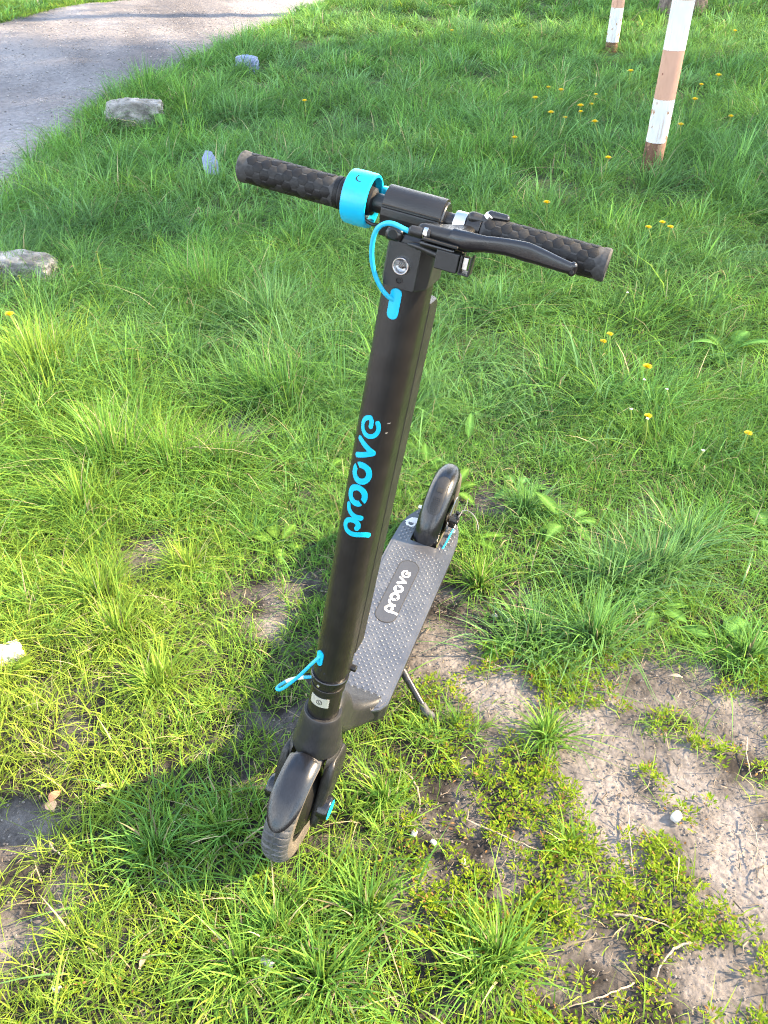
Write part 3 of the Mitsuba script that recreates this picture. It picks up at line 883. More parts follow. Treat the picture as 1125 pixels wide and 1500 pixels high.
for g in letters:
    m = prism(sa.scale(g, k, .92, origin=(0, 0)), .0006)
    v = m.vertices.copy()
    m.vertices = np.stack([-.470 - v[:, 0], .0050 - v[:, 1], DK + .0008 + v[:, 2]], -1)
    dk('panel_letter', m, 'mat_print_white', deck, smooth=False)
# worn white emblem beside the rear wheel
e1 = sg.Point(0, 0).buffer(.0125, 12).difference(sg.Point(.001, 0).buffer(.0070, 10)).difference(sg.box(-.02, .004, .02, .02))
e2 = sg.Polygon([(-.014, .006), (.0, .024), (.016, .024), (.016, .006)]).buffer(.001)
for g in (e1, e2):
    m = prism(sa.rotate(g, 8, origin=(0, 0)), .0008); v = m.vertices.copy()
    m.vertices = np.stack([-.775 - v[:, 1], -.052 + v[:, 0] * 1.0 + 0, DK - .0004 + v[:, 2]], -1)
    if m.volume < 0: m.invert()
    dk('emblem', m, 'mat_print_white', deck, smooth=False)

# ---- rear wheel, fender, brake
WR = trans(-WB, 0, R)
wheel(dk, WR, 'rear_wheel', R)
for s in (-1, 1):
    g = sg.LineString([(-.74, DK - .022), (-.80, DK - .020), (-WB, R - .004)]).buffer(.017, quad_segs=6)
    m = prism(g, .008); v = m.vertices.copy(); m.vertices = np.stack([v[:, 0], v[:, 2] + (s * .040 - .004), v[:, 1]], -1)
    if m.volume < 0: m.invert()
    dk('rear_dropout', m, 'mat_neck_metal', smooth=False)
rf = dk('rear_fender', fender_mesh(R + .0155, .0310, -4, 108, WR, .016, .003, 56, .10, .80), 'mat_gloss_plastic', smooth=50)


def on_fender(poly, a_mid, depth, lift, flare=.016, r0=R + .0155):
    """A flat piece (x along the fender upwards, y across) laid onto the rear fender."""
    m = fine(poly, depth, .008)
    u_, y_, d_ = m.vertices.T
    a = math.radians(a_mid) + u_ / r0
    r_ = r0 - flare * (np.abs(y_) / .031) ** 2.6 + lift + d_
    m.vertices = np.stack([r_ * np.cos(a), y_, r_ * np.sin(a)], -1)
    if m.volume < 0: m.invert()
    return moved(m, WR)


cap_p = sg.LineString([(-.036, 0), (.038, 0)]).buffer(.0145, quad_segs=8)
plate = dk('footbrake_plate', on_fender(cap_p, 58, .0012, -.0001), 'mat_black_plastic', rf, smooth=50)
dk('footbrake_groove', on_fender(cap_p.buffer(.0012).difference(cap_p.buffer(-.0002)), 58, .0006, .0002), 'mat_dark_hole', rf)
dk('slot', on_fender(sg.box(.0060, -.0075, .0175, .0075).buffer(.0006), 58, .0008, .0013), 'mat_dark_hole', plate)
dots = []
for i_ in range(8):
    for j_ in range(-2, 3):
        u_, y_ = -.044 + i_ * .0050, j_ * .0046 + (.0023 if i_ % 2 else 0)
        if cap_p.buffer(-.003).contains(sg.Point(u_, y_)):
            dots.append(on_fender(sg.Point(u_, y_).buffer(.0015, 3), 58, .0016, .0008))
tag(dk('grip_dots', cat(*dots), 'mat_dark_hole', plate, smooth=False), kind='stuff')
dk('brake_disc', moved(lathe_y([(.034, .0335), (.058, .0335), (.058, .0353), (.034, .0353)], 64), WR), 'mat_steel')
cal = dk('brake_caliper', moved(cat(rbox(.030, .016, .026, .004), rbox(.018, .026, .012, .003, (.012, .002, .012))), trans(-WB + .048, .046, R + .032)), 'mat_black_paint')
dk('caliper_arm', cat(moved(rbox(.040, .006, .009, .002), trans(-WB + .040, .057, R + .046) @ rot([0, 1, 0], -18)), moved(cyl_y(.005, .046, .062, 18), trans(-WB + .030, 0, R + .046))), 'mat_black_paint', cal)
dk('caliper_bolt', moved(cyl_y(.004, .050, .0565, 16), trans(-WB + .056, 0, R + .024)), 'mat_steel', cal)
dk('caliper_clamp', moved(rbox(.010, .010, .010, .002), trans(-WB + .075, .056, R + .020)), 'mat_steel', cal)
dk('brake_cable', sweep(smooth_path([(-.722, .046, .126), (-.735, .050, .137), (-.752, .053, .150), (-.772, .056, .160)], 16), .0024, 10), 'mat_teal_cable')
dk('cable_end', sweep(smooth_path([(-.772, .056, .160), (-.800, .058, .172), (-.822, .060, .183)], 10), .0008, 8), 'mat_wire')
dk('loose_wire', sweep(smooth_path([(-.822, .060, .183), (-.826, .078, .184), (-.818, .098, .176), (-.800, .112, .160)], 20), .0008, 8), 'mat_wire')
dk('loose_wire', sweep(smooth_path([(-WB + .03, .060, R + .046), (-WB + .012, .064, R + .062), (-WB - .01, .062, R + .070)], 10), .0008, 8), 'mat_wire')

# ---- kickstand
foot = np.linalg.inv(DECK) @ np.array([.092, 1.066, zt(.092, 1.066) + .013, 1]); foot = foot[:3]
piv = np.array([-.372, .064, DK - .040])
dk('kickstand_bracket', moved(rbox(.044, .024, .022, .004), trans(-.372, .058, DK - .050)), 'mat_black_paint')
d_ = (foot - piv) / np.linalg.norm(foot - piv)
ks = dk('kickstand_leg', sweep([piv, piv + d_ * .02, foot - d_ * .02], [.0092, .0078, .0072], 14), 'mat_black_paint')
dk('spring', sweep([piv + d_ * .012, piv + d_ * .013, piv + d_ * .034, piv + d_ * .035], [.0072, .0088, .0085, .0065], 14), 'mat_black_plastic', ks)
dk('foot', cat(sweep([foot - d_ * .024, foot - d_ * .022, foot - d_ * .004], [.0070, .0086, .0092], 16), hull(tuple(foot - d_ * .004) + (.0092,), tuple(foot + np.array([0, .010, 0])) + (.0080,))), 'mat_tire_tread', ks)

# ---- handlebar head
ZB = STEM
head = []
for z_, wf, wb_, xf, xb in ((.9165, .037, .055, .0295, -.046), (.919, .039, .057, .031, -.048), (.955, .039, .056, .032, -.047), (.972, .038, .054, .031, -.044), (.976, .034, .050, .028, -.042)):
    pg = sg.Polygon([(xf, -wf / 2), (xf, wf / 2), (xf - .022, wb_ / 2), (xb, wb_ / 2), (xb, -wb_ / 2), (xf - .022, -wb_ / 2)]).buffer(-.004, quad_segs=5).buffer(.004, quad_segs=5)
    ln = pg.exterior
    c_ = np.array([ln.interpolate(t_, normalized=True).coords[0] for t_ in np.linspace(0, 1, 56, endpoint=False)])
    k0 = np.argmax(c_[:, 0] - abs(c_[:, 1])); c_ = np.roll(c_, -k0, 0)
    head.append(np.c_[c_, np.full(56, z_)])
hd = st('handlebar_head', loft(head), 'mat_neck_metal', smooth=30)
pl = sg.box(-.0165, .920, .0165, .966).buffer(.0022, quad_segs=4)
m = prism(pl, .0028); v = m.vertices.copy(); m.vertices = np.stack([v[:, 2] + .0312, v[:, 0], v[:, 1]], -1)
st('lamp_plate', m, 'mat_black_plastic', hd, smooth=25)
X2 = lambda m, x, y, z: moved(moved(m, Y2X), trans(x, y, z))
lamp = st('headlight', X2(lathe_y([(.0078, -.001), (.0105, -.001), (.0098, .0035), (.0092, .0042), (.0086, .0042), (.0078, .0030)], 40), .0338, -.0005, .9435), 'mat_chrome')
bowl = lathe_y([(1e-5, -.0016), (.003, -.0014), (.006, .0002), (.0086, .0028), (.0086, .0034), (.0055, .0012), (.003, -.0003), (1e-5, -.0006)], 40)
st('reflector', X2(bowl, .0345, -.0005, .9435), 'mat_lamp_bowl', lamp)
st('lens', X2(lathe_y([(1e-5, .0026), (.0074, .0024), (.0074, .0033), (.0050, .0046), (1e-5, .0054)], 40), .0345, -.0005, .9435), 'mat_lens', lamp)
st('light_diode', X2(cyl_y(.0022, -.001, .0012, 16, .0003), .0346, -.0005, .9435), 'mat_dark_hole', lamp)
st('screw_hole', X2(lathe_y([(.0024, 0), (.0042, 0), (.0042, .0012), (.0032, .0012)], 24), .0337, .0, .9265), 'mat_gloss_plastic', hd)
st('screw', X2(cyl_y(.0024, 0, .0008, 16, .0002), .0337, .0, .9265), 'mat_dark_hole', hd)
for y_ in (-.016,):
    ear = st('mounting_ear', cat(moved(rbox(.020, .022, .016, .006), trans(.026, y_, .974))), 'mat_gloss_plastic', hd)
    st('bolt_recess', X2(cyl_y(.0052, 0, .0009, 20, .0003), .0354, y_, .975), 'mat_dark_hole', ear)
# clamp: a slab with a rolled top, along the bar
cp = sg.Polygon([(-.024, -.022), (.017, -.030), (.0235, -.006), (.0235, .004)]).union(sg.Point(.0, .002).buffer(.0215, 16)).buffer(-.002).buffer(.002, quad_segs=4)
m = prism(cp, .068); v = m.vertices.copy(); m.vertices = np.stack([v[:, 0], v[:, 2] - .039, v[:, 1] + ZB], -1)
if m.volume < 0: m.invert()
cl = st('bar_clamp', m, 'mat_black_paint', hd, smooth=25)
m = prism(sg.box(.0190, .0045, .0238, .0062), .068); v = m.vertices.copy(); m.vertices = np.stack([v[:, 0], v[:, 2] - .039, v[:, 1] + ZB], -1)
if m.volume < 0: m.invert()
st('clamp_seam', m, 'mat_dark_hole', cl, smooth=False)
BY = -.004      # the bar's middle
BAR = trans(0, BY, ZB)
stY = lambda name, m, mat, parent=SC, **k: st(name, moved(m, BAR), mat, parent, **k)
stY('handlebar', cyl_y(.0108, -.205, .205, 40), 'mat_black_paint')
stY('clamp_rim', lathe_y([(.0110, .030), (.0205, .030), (.0205, .0345), (.0192, .0358), (.0110, .0358)], 48), 'mat_gloss_plastic')


def grip(y0, y1, sgn, inner_ring=True):
    r_ = .0170
    ya, yb = (y0, y1)
    g_ = stY('grip', lathe_y([(.0095, ya), (r_ - .001, ya), (r_ - .0002, ya + .0012), (r_ - .0002, yb - .010), (r_ + .0006, yb - .008), (r_ + .0010, yb - .002), (r_ - .0006, yb), (.008, yb), (.0095, yb - .002)][::1] if sgn > 0 else [(.0095, yb), (r_ - .001, yb), (r_ - .0002, yb - .0012), (r_ - .0002, ya + .010), (r_ + .0006, ya + .008), (r_ + .0010, ya + .002), (r_ - .0006, ya), (.008, ya), (.0095, ya + .002)], 56), 'mat_grip_rubber')
    if inner_ring:
        for a_ in ((yb - .011, yb - .006), (yb - .004, yb + .001)):
            stY('collar', lathe_y([(.012, a_[0]), (r_ + .0009, a_[0]), (r_ + .0009, a_[1]), (.012, a_[1])], 48), 'mat_grip_dark', g_)
    pitch = .0096; around = 8
    lo, hi = (ya + .004, yb - .012) if sgn > 0 else (ya + .013, yb - .013 if inner_ring else yb - .004)
    ncol = int((hi - lo) / pitch)
    hexr = 2 * PI * r_ / around / 2 / math.cos(PI / 6) * .88
    for i_ in range(ncol):
        for j_ in range(around):
            a_ = (j_ + .5 * (i_ % 2)) * 2 * PI / around
            yc = lo + (i_ + .5) * pitch
            hx = [(hexr * math.cos(t_) * 1.02, hexr * math.sin(t_)) for t_ in np.radians(np.arange(0, 360, 60))]
            kind = (i_ + 2 * j_) % 3 != 0
            v_ = []
            for rr_, sc_ in ((r_ - .0006, 1.0), (r_ + (.0005 if kind else .0003), .97)):
                for (u_, w_) in hx + [((hx[k_][0] + hx[(k_ + 1) % 6][0]) / 2, (hx[k_][1] + hx[(k_ + 1) % 6][1]) / 2) for k_ in range(6)]:
                    t_ = a_ + w_ * sc_ / r_
                    v_.append((rr_ * math.cos(t_), yc + u_ * sc_ * .97, rr_ * math.sin(t_)))
            v_.append(((r_ + .0006) * math.cos(a_), yc, (r_ + .0006) * math.sin(a_)))
            order = [0, 6, 1, 7, 2, 8, 3, 9, 4, 10, 5, 11]
            f_ = []
            for k_ in range(12):
                p_, q_ = order[k_], order[(k_ + 1) % 12]
                f_ += [(p_, q_, q_ + 12), (p_, q_ + 12, p_ + 12), (24, p_ + 12, q_ + 12)]
            stY('hexagon', trimesh.Trimesh(np.array(v_), np.array(f_), process=False), 'mat_grip_dark' if kind else 'mat_grip_grey', g_, smooth=True)
    return g_


grip(-.2205, -.0865, -1)
gr = grip(.078, .2205, 1, False)
# throttle ring: teal housing round the bar
th = stY('throttle_ring', lathe_y([(.0262, -.0805), (.0285, -.0825), (.0297, -.0810), (.0303, -.068), (.0301, -.0545), (.0290, -.0522), (.0266, -.0522), (.0256, -.0560)], 72), 'mat_teal', smooth=40)
stY('ring_plate', lathe_y([(.0100, -.0800), (.0264, -.0800), (.0264, -.0605), (.0100, -.0605)], 48), 'mat_black_plastic', th)
stY('ring_collar', lathe_y([(.0108, -.062), (.0165, -.062), (.0150, -.052), (.0108, -.050)], 40), 'mat_black_plastic', th)
stY('ring_tab', moved(rbox(.012, .010, .010, .003), trans(-.022, -.0475, .010)), 'mat_teal', th)
notch = moved(moved(cyl_y(.0045, -.0004, .0006, 20, .0002), rot([0, 0, 1], 0)), trans(0, 0, 0))
m = fine(sg.Point(0, 0).buffer(.0048, 12).difference(sg.Point(.0012, .0005).buffer(.0046, 12)), .0004, .003)
v = m.vertices.copy(); a_ = .95 + v[:, 1] / .0305
m.vertices = np.stack([(.0304 + v[:, 2]) * np.cos(a_), -.0665 + v[:, 0], (.0304 + v[:, 2]) * np.sin(a_)], -1)
if m.volume < 0: m.invert()
stY('thumb_mark', m, 'mat_black_plastic', th)
st('throttle_wire', sweep(smooth_path([(.012, -.060, ZB - .018), (.010, -.050, ZB - .022), (.004, -.040, ZB - .020)], 10), .002, 8), 'mat_black_plastic')
# brake lever group
stY('clamp_band', lathe_y([(.0109, .046), (.0148, .046), (.0152, .047), (.0152, .058), (.0148, .059), (.0109, .059)], 44), 'mat_chrome' if False else 'mat_steel')
br = st('lever_bracket', cat(
    moved(lathe_y([(.0109, 0), (.0165, 0), (.0172, .001), (.0172, .015), (.0165, .016), (.0109, .016)], 40), trans(0, .057, ZB)),
    hull((.046, .020, ZB - .004, .0075), (.046, .056, ZB - .004, .0090), (.026, .056, ZB - .003, .0080), (.012, .064, ZB - .002, .0080))), 'mat_black_paint', smooth=40)
st('bracket_slot', moved(rbox(.026, .040, .0028, .001), trans(.048, .044, ZB - .0095)), 'mat_dark_hole', br)
st('bracket_under', moved(rbox(.020, .040, .006, .0025), trans(.045, .040, ZB - .016)), 'mat_gloss_plastic', br)
st('pivot_bolt', moved(cyl_y(.0052, .0, .006, 20, .001), trans(.004, .077, ZB + .0152) @ rot([1, 0, 0], 60)), 'mat_steel', br)
st('bolt_boss', cat(hull((.008, .062, ZB + .013, .0068), (.002, .080, ZB + .012, .0058))), 'mat_black_paint', br)
st('lever_tab', hull((.002, .080, ZB + .0185, .0058), (-.001, .096, ZB + .0185, .0050)), 'mat_gloss_plastic', br)
lp = smooth_path([(.046, .052, ZB - .003), (.046, .076, ZB - .003), (.0435, .100, ZB + .000), (.0420, .125, ZB + .0015), (.0430, .150, ZB + .0005), (.0455, .170, ZB - .001), (.0460, .184, ZB - .002)], 40)
hh_ = np.interp(np.linspace(0, 1, 40), [0, .12, .28, .45, .62, .85, 1], [.020, .022, .017, .0175, .0200, .0150, .0120])
ww_ = np.interp(np.linspace(0, 1, 40), [0, .12, .28, .45, .62, .85, 1], [.018, .018, .012, .0115, .0120, .0100, .0090])
tn = np.gradient(lp, axis=0); tn /= np.linalg.norm(tn, axis=1)[:, None]
rings = []
for p_, t_, a_, b_ in zip(lp, tn, hh_, ww_):
    s_ = np.cross(t_, [0, 0, 1.]); s_ /= np.linalg.norm(s_); u_ = np.cross(s_, t_)
    g = rring(b_, a_, min(a_, b_) * .45, 5)
    rings.append(p_ + g[:, :1] * s_ + g[:, 1:] * u_)
lv = st('brake_lever', loft(rings), 'mat_gloss_plastic', smooth=50)
st('lever_tip', hull((.046, .1845, ZB - .005, .0046), (.046, .1845, ZB + .001, .0046), (.044, .185, ZB - .002, .0045)), 'mat_gloss_plastic', lv)
st('tip_hole', X2(cyl_y(.0022, 0, .0009, 14, .0002), .0518, .1855, ZB - .004), 'mat_dark_hole', lv)
sw = st('brake_switch', moved(rbox(.020, .026, .021, .0015), trans(.046, .054, ZB - .0270)), 'mat_black_plastic')
st('switch_frame', moved(cat(rbox(.018, .0016, .020, .0004, (0, .0, 0)), rbox(.018, .0016, .020, .0004, (0, .011, 0)), rbox(.018, .0125, .0016, .0004, (0, .0055, -.0095))), trans(.046, .069, ZB - .027)), 'mat_black_plastic', sw)
st('switch_slot', moved(rbox(.010, .006, .013, .0005), trans(.044, .0735, ZB - .026)), 'mat_steel', sw)
st('switch_wire', sweep(smooth_path([(.046, .044, ZB - .026), (.046, .030, ZB - .024), (.044, .014, ZB - .023), (.042, .004, ZB - .024)], 16), [.0042] * 6 + [.0034] * 6 + [.0028, .0025, .002, .001], 10), 'mat_black_plastic', sw)
st('cable_ferrule', sweep([(.052, .006, ZB - .0066), (.052, .008, ZB - .0066), (.051, .019, ZB - .0062), (.0505, .021, ZB - .006), (.0505, .023, ZB - .006), (.050, .030, ZB - .0055)], [.0040, .0058, .0062, .0050, .0066, .0062], 16), 'mat_black_plastic')
st('barrel_adjuster', sweep([(.0500, .0225, ZB - .0058), (.0500, .0270, ZB - .0056)], .0071, 12), 'mat_steel', br)


# ------------------------------------------------------------------ posts
def post_color(base):
    x0, y0 = base

    def fn(p, n, uv):
        h = p.z - .0
        a = mikit.fbm(p.x * 30, p.y * 30, p.z * 22, 4)
        rust = mikit.fbm(p.x * 40 + 9, p.y * 40, p.z * 5, 4)
        return h, a, rust
    return fn


def post(x, y, r, bands, label, lean=0.0):
    """A striped steel tube: bands = [(top height, colour name)]; each painted band is a part."""
    z0 = float(zt(x, y)) - .12
    tag_key = 'striped_post'
    n_ = 0
    while tag_key in labels:
        n_ += 1; tag_key = f'striped_post_{n_:03d}'
    tag(tag_key, label, 'post', 'striped steel posts')
    M = trans(x, y, z0) @ rot([0, 1, 0], lean)
    lo = 0
    for k_, (hi, m_) in enumerate(bands):
        e = .0004 * (k_ % 2)
        pr = [(lo, 1e-4), (lo, r + e), (hi, r + e), (hi, 1e-4)]
        v_ = _lz([(lo, 0), (lo, r + e)] + [(z_, r + e) for z_ in np.linspace(lo, hi, 8)[1:-1]] + [(hi, r + e), (hi, 0)], 40)
        obj('painted_band', moved(v_, M), m_, tag_key)
        lo = hi
    return tag_key


def painted(base, under, amt, seed):
    def fn(p, n, uv):
        a = mikit.fbm(p.x * 26 + seed, p.y * 26, p.z * 20, 5)
        s = mikit.fbm(p.x * 55 + seed, p.y * 55, p.z * 4.0, 4)
        low = dr.exp(-dr.maximum(p.z, 0) * 4.5)
        chip = mikit.smoothstep(.72 - amt, .76 - amt, a + .22 * low)
        streak = mikit.smoothstep(.64, .82, s) * .45
        b = mikit.fbm(p.x * 9, p.y * 9, p.z * 9 + seed, 3)
        c = mikit.mix(base, under, dr.clip(streak + chip * .9, 0, 1))
        return c * (.86 + .28 * b)
    return mikit.proc(fn)


principled('mat_post_white', painted((.52, .52, .52), (.34, .16, .08), .0, 3.), .45)
principled('mat_post_pink', painted((.43, .245, .175), (.20, .08, .05), -.02, 7.), .5)
principled('mat_post_rust', painted((.27, .15, .10), (.10, .05, .03), .2, 11.), .8)
post(1.635, 5.15, .060, [(.293, 'mat_post_rust'), (.524, 'mat_post_white'), (.775, 'mat_post_pink'), (1.013, 'mat_post_white'), (1.236, 'mat_post_pink'), (1.46, 'mat_post_white')], 'nearer of the two pink and white striped steel posts, its whole lower length in view')
post(2.46, 9.9, .066, [(.21, 'mat_post_rust'), (.525, 'mat_post_white'), (.80, 'mat_post_pink'), (1.08, 'mat_post_white'), (1.34, 'mat_post_pink')], 'farther striped steel post, a short rust stained white length seen at the top edge')


# ------------------------------------------------------------------ stones, litter
def rock(x, y, sx, sy, sz, rz, seed, rough=.12, boxy=.7, tilt=0., z=None, mat='mat_stone', name='stone', sub=4):
    m = trimesh.creation.icosphere(sub)
    v = m.vertices
    b = v / np.abs(v).max(1, keepdims=True)
    v = v * (1 - boxy) + b * boxy * .86
    n_ = meshkit.fbm(v * 1.7 + seed, 4, seed) - .5
    n2 = meshkit.fbm(v * 6 + seed, 3, seed + 5) - .5
    v = v * (1 + rough * 2.2 * n_ + rough * .9 * n2)[:, None]
    m.vertices = v * np.array([sx, sy, sz]) / 2
    zz_ = (float(zt(x, y)) + sz * .25) if z is None else z
    return moved(m, trans(x, y, zz_) @ rot([0, 0, 1], rz) @ rot([1, 0, 0], tilt))


def stone_color(p, n, uv):
    a = mikit.fbm(p.x * 22, p.y * 22, p.z * 22, 4); b = mikit.fbm(p.x * 160, p.y * 160, p.z * 160, 3)
    return mikit.mix((.11, .106, .10), (.32, .312, .30), dr.clip((a - .3) * 2.2, 0, 1)) * (.65 + .6 * b)


principled('mat_stone_base', mikit.proc(stone_color), .9, two=False, specular=.2)
scene['mat_stone'] = {'type': 'twosided', 'b': {'type': 'bumpmap', 'scale': 1.0, 'tex': mikit.proc(lambda p, n, uv: .010 * mikit.fbm(p.x * 60, p.y * 60, p.z * 60, 4), 2e-3), 'b': {'type': 'ref', 'id': 'mat_stone_base'}}}
principled('mat_pebble', mikit.proc(lambda p, n, uv: mikit.mix((.30, .28, .25), (.60, .58, .55), mikit.fbm(p.x * 90, p.y * 90, p.z * 90, 3))), .8)
principled('mat_bluish', mikit.proc(lambda p, n, uv: mikit.mix((.09, .12, .21), (.19, .24, .37), mikit.fbm(p.x * 40, p.y * 40, p.z * 40, 3))), .5)
principled('mat_paper', mikit.proc(lambda p, n, uv: mikit.mix((.32, .30, .26), (.52, .51, .48), mikit.fbm(p.x * 50, p.y * 50, p.z * 50, 3))), .8)
tag(obj('concrete_block', rock(-1.84, 6.44, .47, .25, .24, 8, 3, .2, .55), 'mat_stone', smooth=30), 'pale weathered concrete block in the grass beside the gravel track', 'stone')
tag(obj('concrete_block', rock(-1.60, 3.40, .40, .19, .19, -6, 8, .22, .5), 'mat_stone', smooth=30), 'rough pale stone half hidden in long grass at the left edge of the photo', 'stone')
tag(obj('concrete_block', rock(-1.30, 8.60, .24, .14, .20, -18, 15, .14, .6), 'mat_bluish', smooth=30), 'small bluish grey stone in the grass near the far bend of the track', 'stone')
shard = sg.Polygon([(-.04, -.06), (.042, -.07), (.046, .005), (.018, .062), (-.016, .072), (-.044, .03)])
m = fine(shard, .014, .02); m.vertices += .003 * (meshkit.noise(m.vertices * 40) - .5)[:, None]
m = moved(m, trans(-1.02, 4.95, float(zt(-1.02, 4.95)) + .12) @ rot([0, 0, 1], 14) @ rot([1, 0, 0], 62))
tag(obj('tile_shard', m, 'mat_bluish', smooth=30), 'broken bluish grey tile shard sticking out of the grass left of the handlebar', 'shard')
# crumpled white lump and scraps
lump = rock(-.855, 1.235, .062, .045, .055, 35, 22, .3, .75)
tag(obj('rubble_lump', lump, 'mat_paper', smooth=20), 'white lump of rubble in bright grass at the left edge of the photo', 'stone')
scrap = fine(sg.box(-.013, -.006, .013, .006), .0012, .003); scrap.vertices[:, 2] += .004 * np.sin(scrap.vertices[:, 0] * 190) + .002 * np.cos(scrap.vertices[:, 1] * 400)
tag(obj('paper_scrap', moved(scrap, trans(-.188, .563, float(zt(-.188, .563)) + .030) @ rot([0, 0, 1], -28) @ rot([1, 0, 0], 25)), 'mat_paper', smooth=40), 'small white paper scrap in the grass below the front wheel', 'scrap')
for (x, y, s, lab) in ((-.522, .535, .013, 'white pebble in the lower left corner grass'),
                       (.268, 1.364, .012, 'whitish pebble on bare soil right of the deck, nearest the deck edge'),
                       (.322, 1.352, .011, 'small grey white pebble on bare soil below the broad leaves right of the deck'),
                       (.091, .783, .010, 'white pebble in the worn patch right of the front wheel, rightmost of a close trio'),
                       (.056, .800, .011, 'white pebble in the worn patch right of the front wheel, lowest of a close trio'),
                       (.026, .820, .009, 'white pebble in the worn patch right of the front wheel, leftmost of a close trio'),
                       (.022, .892, .011, 'oval white pebble among yellow green weeds right of the front fender'),
                       (.143, .745, .010, 'pinkish white pebble in the dry litter of the worn patch'),
                       (.552, .832, .018, 'chalky white stone fragment at the edge of the pale sand'),
                       (.30, 1.335, .018, 'flat grey stone chip on the soil right of the deck')):
    tag(obj('pebble', rock(x, y, s * 1.3, s, s * .8, rng.uniform(0, 360), int(rng.integers(99)), .34, .5, z=float(zt(x, y)) + s * .35, sub=2), 'mat_pebble', smooth=40), lab, 'pebble')
# twigs
principled('mat_twig', mikit.proc(lambda p, n, uv: mikit.mix((.14, .10, .07), (.42, .34, .26), mikit.fbm(p.x * 120, p.y * 120, p.z * 120, 3))), .85)
for (x0, y0, x1, y1, r_, lab) in (
        (.371, .653, .521, .608, .0022, 'thin dry root across the litter in the lower right, reaching the sand'),
        (.521, .608, .436, .544, .0026, 'bent pale twig in the lower right corner litter'),
        (.468, .859, .442, .700, .0016, 'long thin dry stalk standing up over the weed mat by the chalky stone'),
        (.037, .935, .068, .846, .0026, 'curved dry twig beside the oval white pebble right of the fender'),
        (.151, .831, .295, .763, .0018, 'dry stalk lying across the worn patch right of the front wheel'),
        (-.615, .784, -.560, .749, .0022, 'pale grey twig on the bare patch at the left edge'),
        (-.649, 2.736, -.462, 2.681, .0050, 'dark twig lying between tussocks left of the stem'),
        (.753, 1.015, .725, .919, .0018, 'curved dry stalk on the bare ground near the right edge'),
        (.403, .544, .275, .505, .0017, 'thin twig at the bottom edge right of the middle'),
        (.680, .831, .660, .737, .0014, 'thin curved stalk on the pale sand at the right edge'),
        (.20, 1.235, .275, 1.19, .0020, 'short dry twig on the soil right of the kickstand')):
    k_ = rng.normal(0, .012, 2)
    mid = ((x0 + x1) / 2 + k_[0], (y0 + y1) / 2 + k_[1])
    pth = smooth_path([(x0, y0, zt(x0, y0) + .003), (*mid, float(zt(*mid)) + .010), (x1, y1, zt(x1, y1) + .004)], 16)
    pth[:, :2] += rng.normal(0, .0008, (16, 2))
    tag(obj('twig', sweep(pth, r_ * np.linspace(1, .45, 16), 7), 'mat_twig', smooth=50), lab, 'twig')


# ------------------------------------------------------------------ weeds, dandelions, dead leaves
def leaf_blade(L, W, curl, stalk, nl=10, nw=5, wave=.06, tip=1.0):
    """A broad leaf from the origin along +x, with its stalk; returns vertices, faces."""
    t = np.linspace(0, 1, nl); s = np.linspace(-1, 1, nw)
    prof = np.sin(PI * t ** .82) ** .8 * (1 - .25 * t)
    prof[0] = .04; prof[-1] = .02
    X, S = np.meshgrid(t, s, indexing='ij')
    x = stalk + X * L
    y = S * prof[:, None] * W / 2
    z = curl[0] * x - curl[1] * x ** 2 / L + .18 * np.abs(S) * prof[:, None] * W / 2 + wave * W * np.sin(X * 9 + S * 1.5) * np.abs(S) * .5
    v = np.stack([x, y, z], -1).reshape(-1, 3)
    i, j = np.meshgrid(np.arange(nl - 1), np.arange(nw - 1), indexing='ij')
    a = (i * nw + j).ravel()
    f = np.concatenate([np.stack([a, a + nw, a + nw + 1], -1), np.stack([a, a + nw + 1, a + 1], -1)])
    w = .0022
    b = len(v)
    sv = np.array([(0, -w, 0), (0, w, 0), (stalk * 1.05, -w, curl[0] * stalk), (stalk * 1.05, w, curl[0] * stalk)])
    return np.vstack([v, sv]), np.vstack([f, [(b, b + 2, b + 3), (b, b + 3, b + 1)]])


LEAFC = np.array([.105, .20, .045])


def weed(x, y, leaves, label, name='plantain', catg='plant', tint=(1, 1, 1)):
    """A rosette: leaves = [(azimuth degrees, length, width, rise, droop)]."""
    key, n_ = name, 0
    while key in labels:
        n_ += 1; key = f'{name}_{n_:03d}'
    tag(key, label, catg)
    z = float(zt(x, y))
    for az, L, W, rise, droop in leaves:
        v, f = leaf_blade(L, W, (rise, droop), L * .3)
        a = math.radians(az)
        Rm = np.array([[math.cos(a), -math.sin(a), 0], [math.sin(a), math.cos(a), 0], [0, 0, 1]])
        v = v @ Rm.T + np.array([x, y, z + .004])
        c = LEAFC * np.array(tint) * rng.uniform(.8, 1.25)
        s_ = np.tile(np.r_[np.abs(np.linspace(-1, 1, 5))], 10)
        cc = np.repeat(c[None], len(v), 0); cc[:50] *= np.where(s_ < .1, 1.75, 1.05 - .25 * s_ * rng.uniform(.3, 1.6, 50))[:, None]
        obj('leaf', (v, f), 'mat_leaf', key, smooth=True, color=np.clip(cc, 0, 1))
    return key


def rosette(n, L, W, rise, droop, seed):
    r_ = np.random.default_rng(seed)
    return [(360 / n * k_ + r_.uniform(-25, 25), L * r_.uniform(.7, 1.15), W * r_.uniform(.75, 1.15), rise * r_.uniform(.7, 1.3), droop * r_.uniform(.7, 1.3)) for k_ in range(n)]


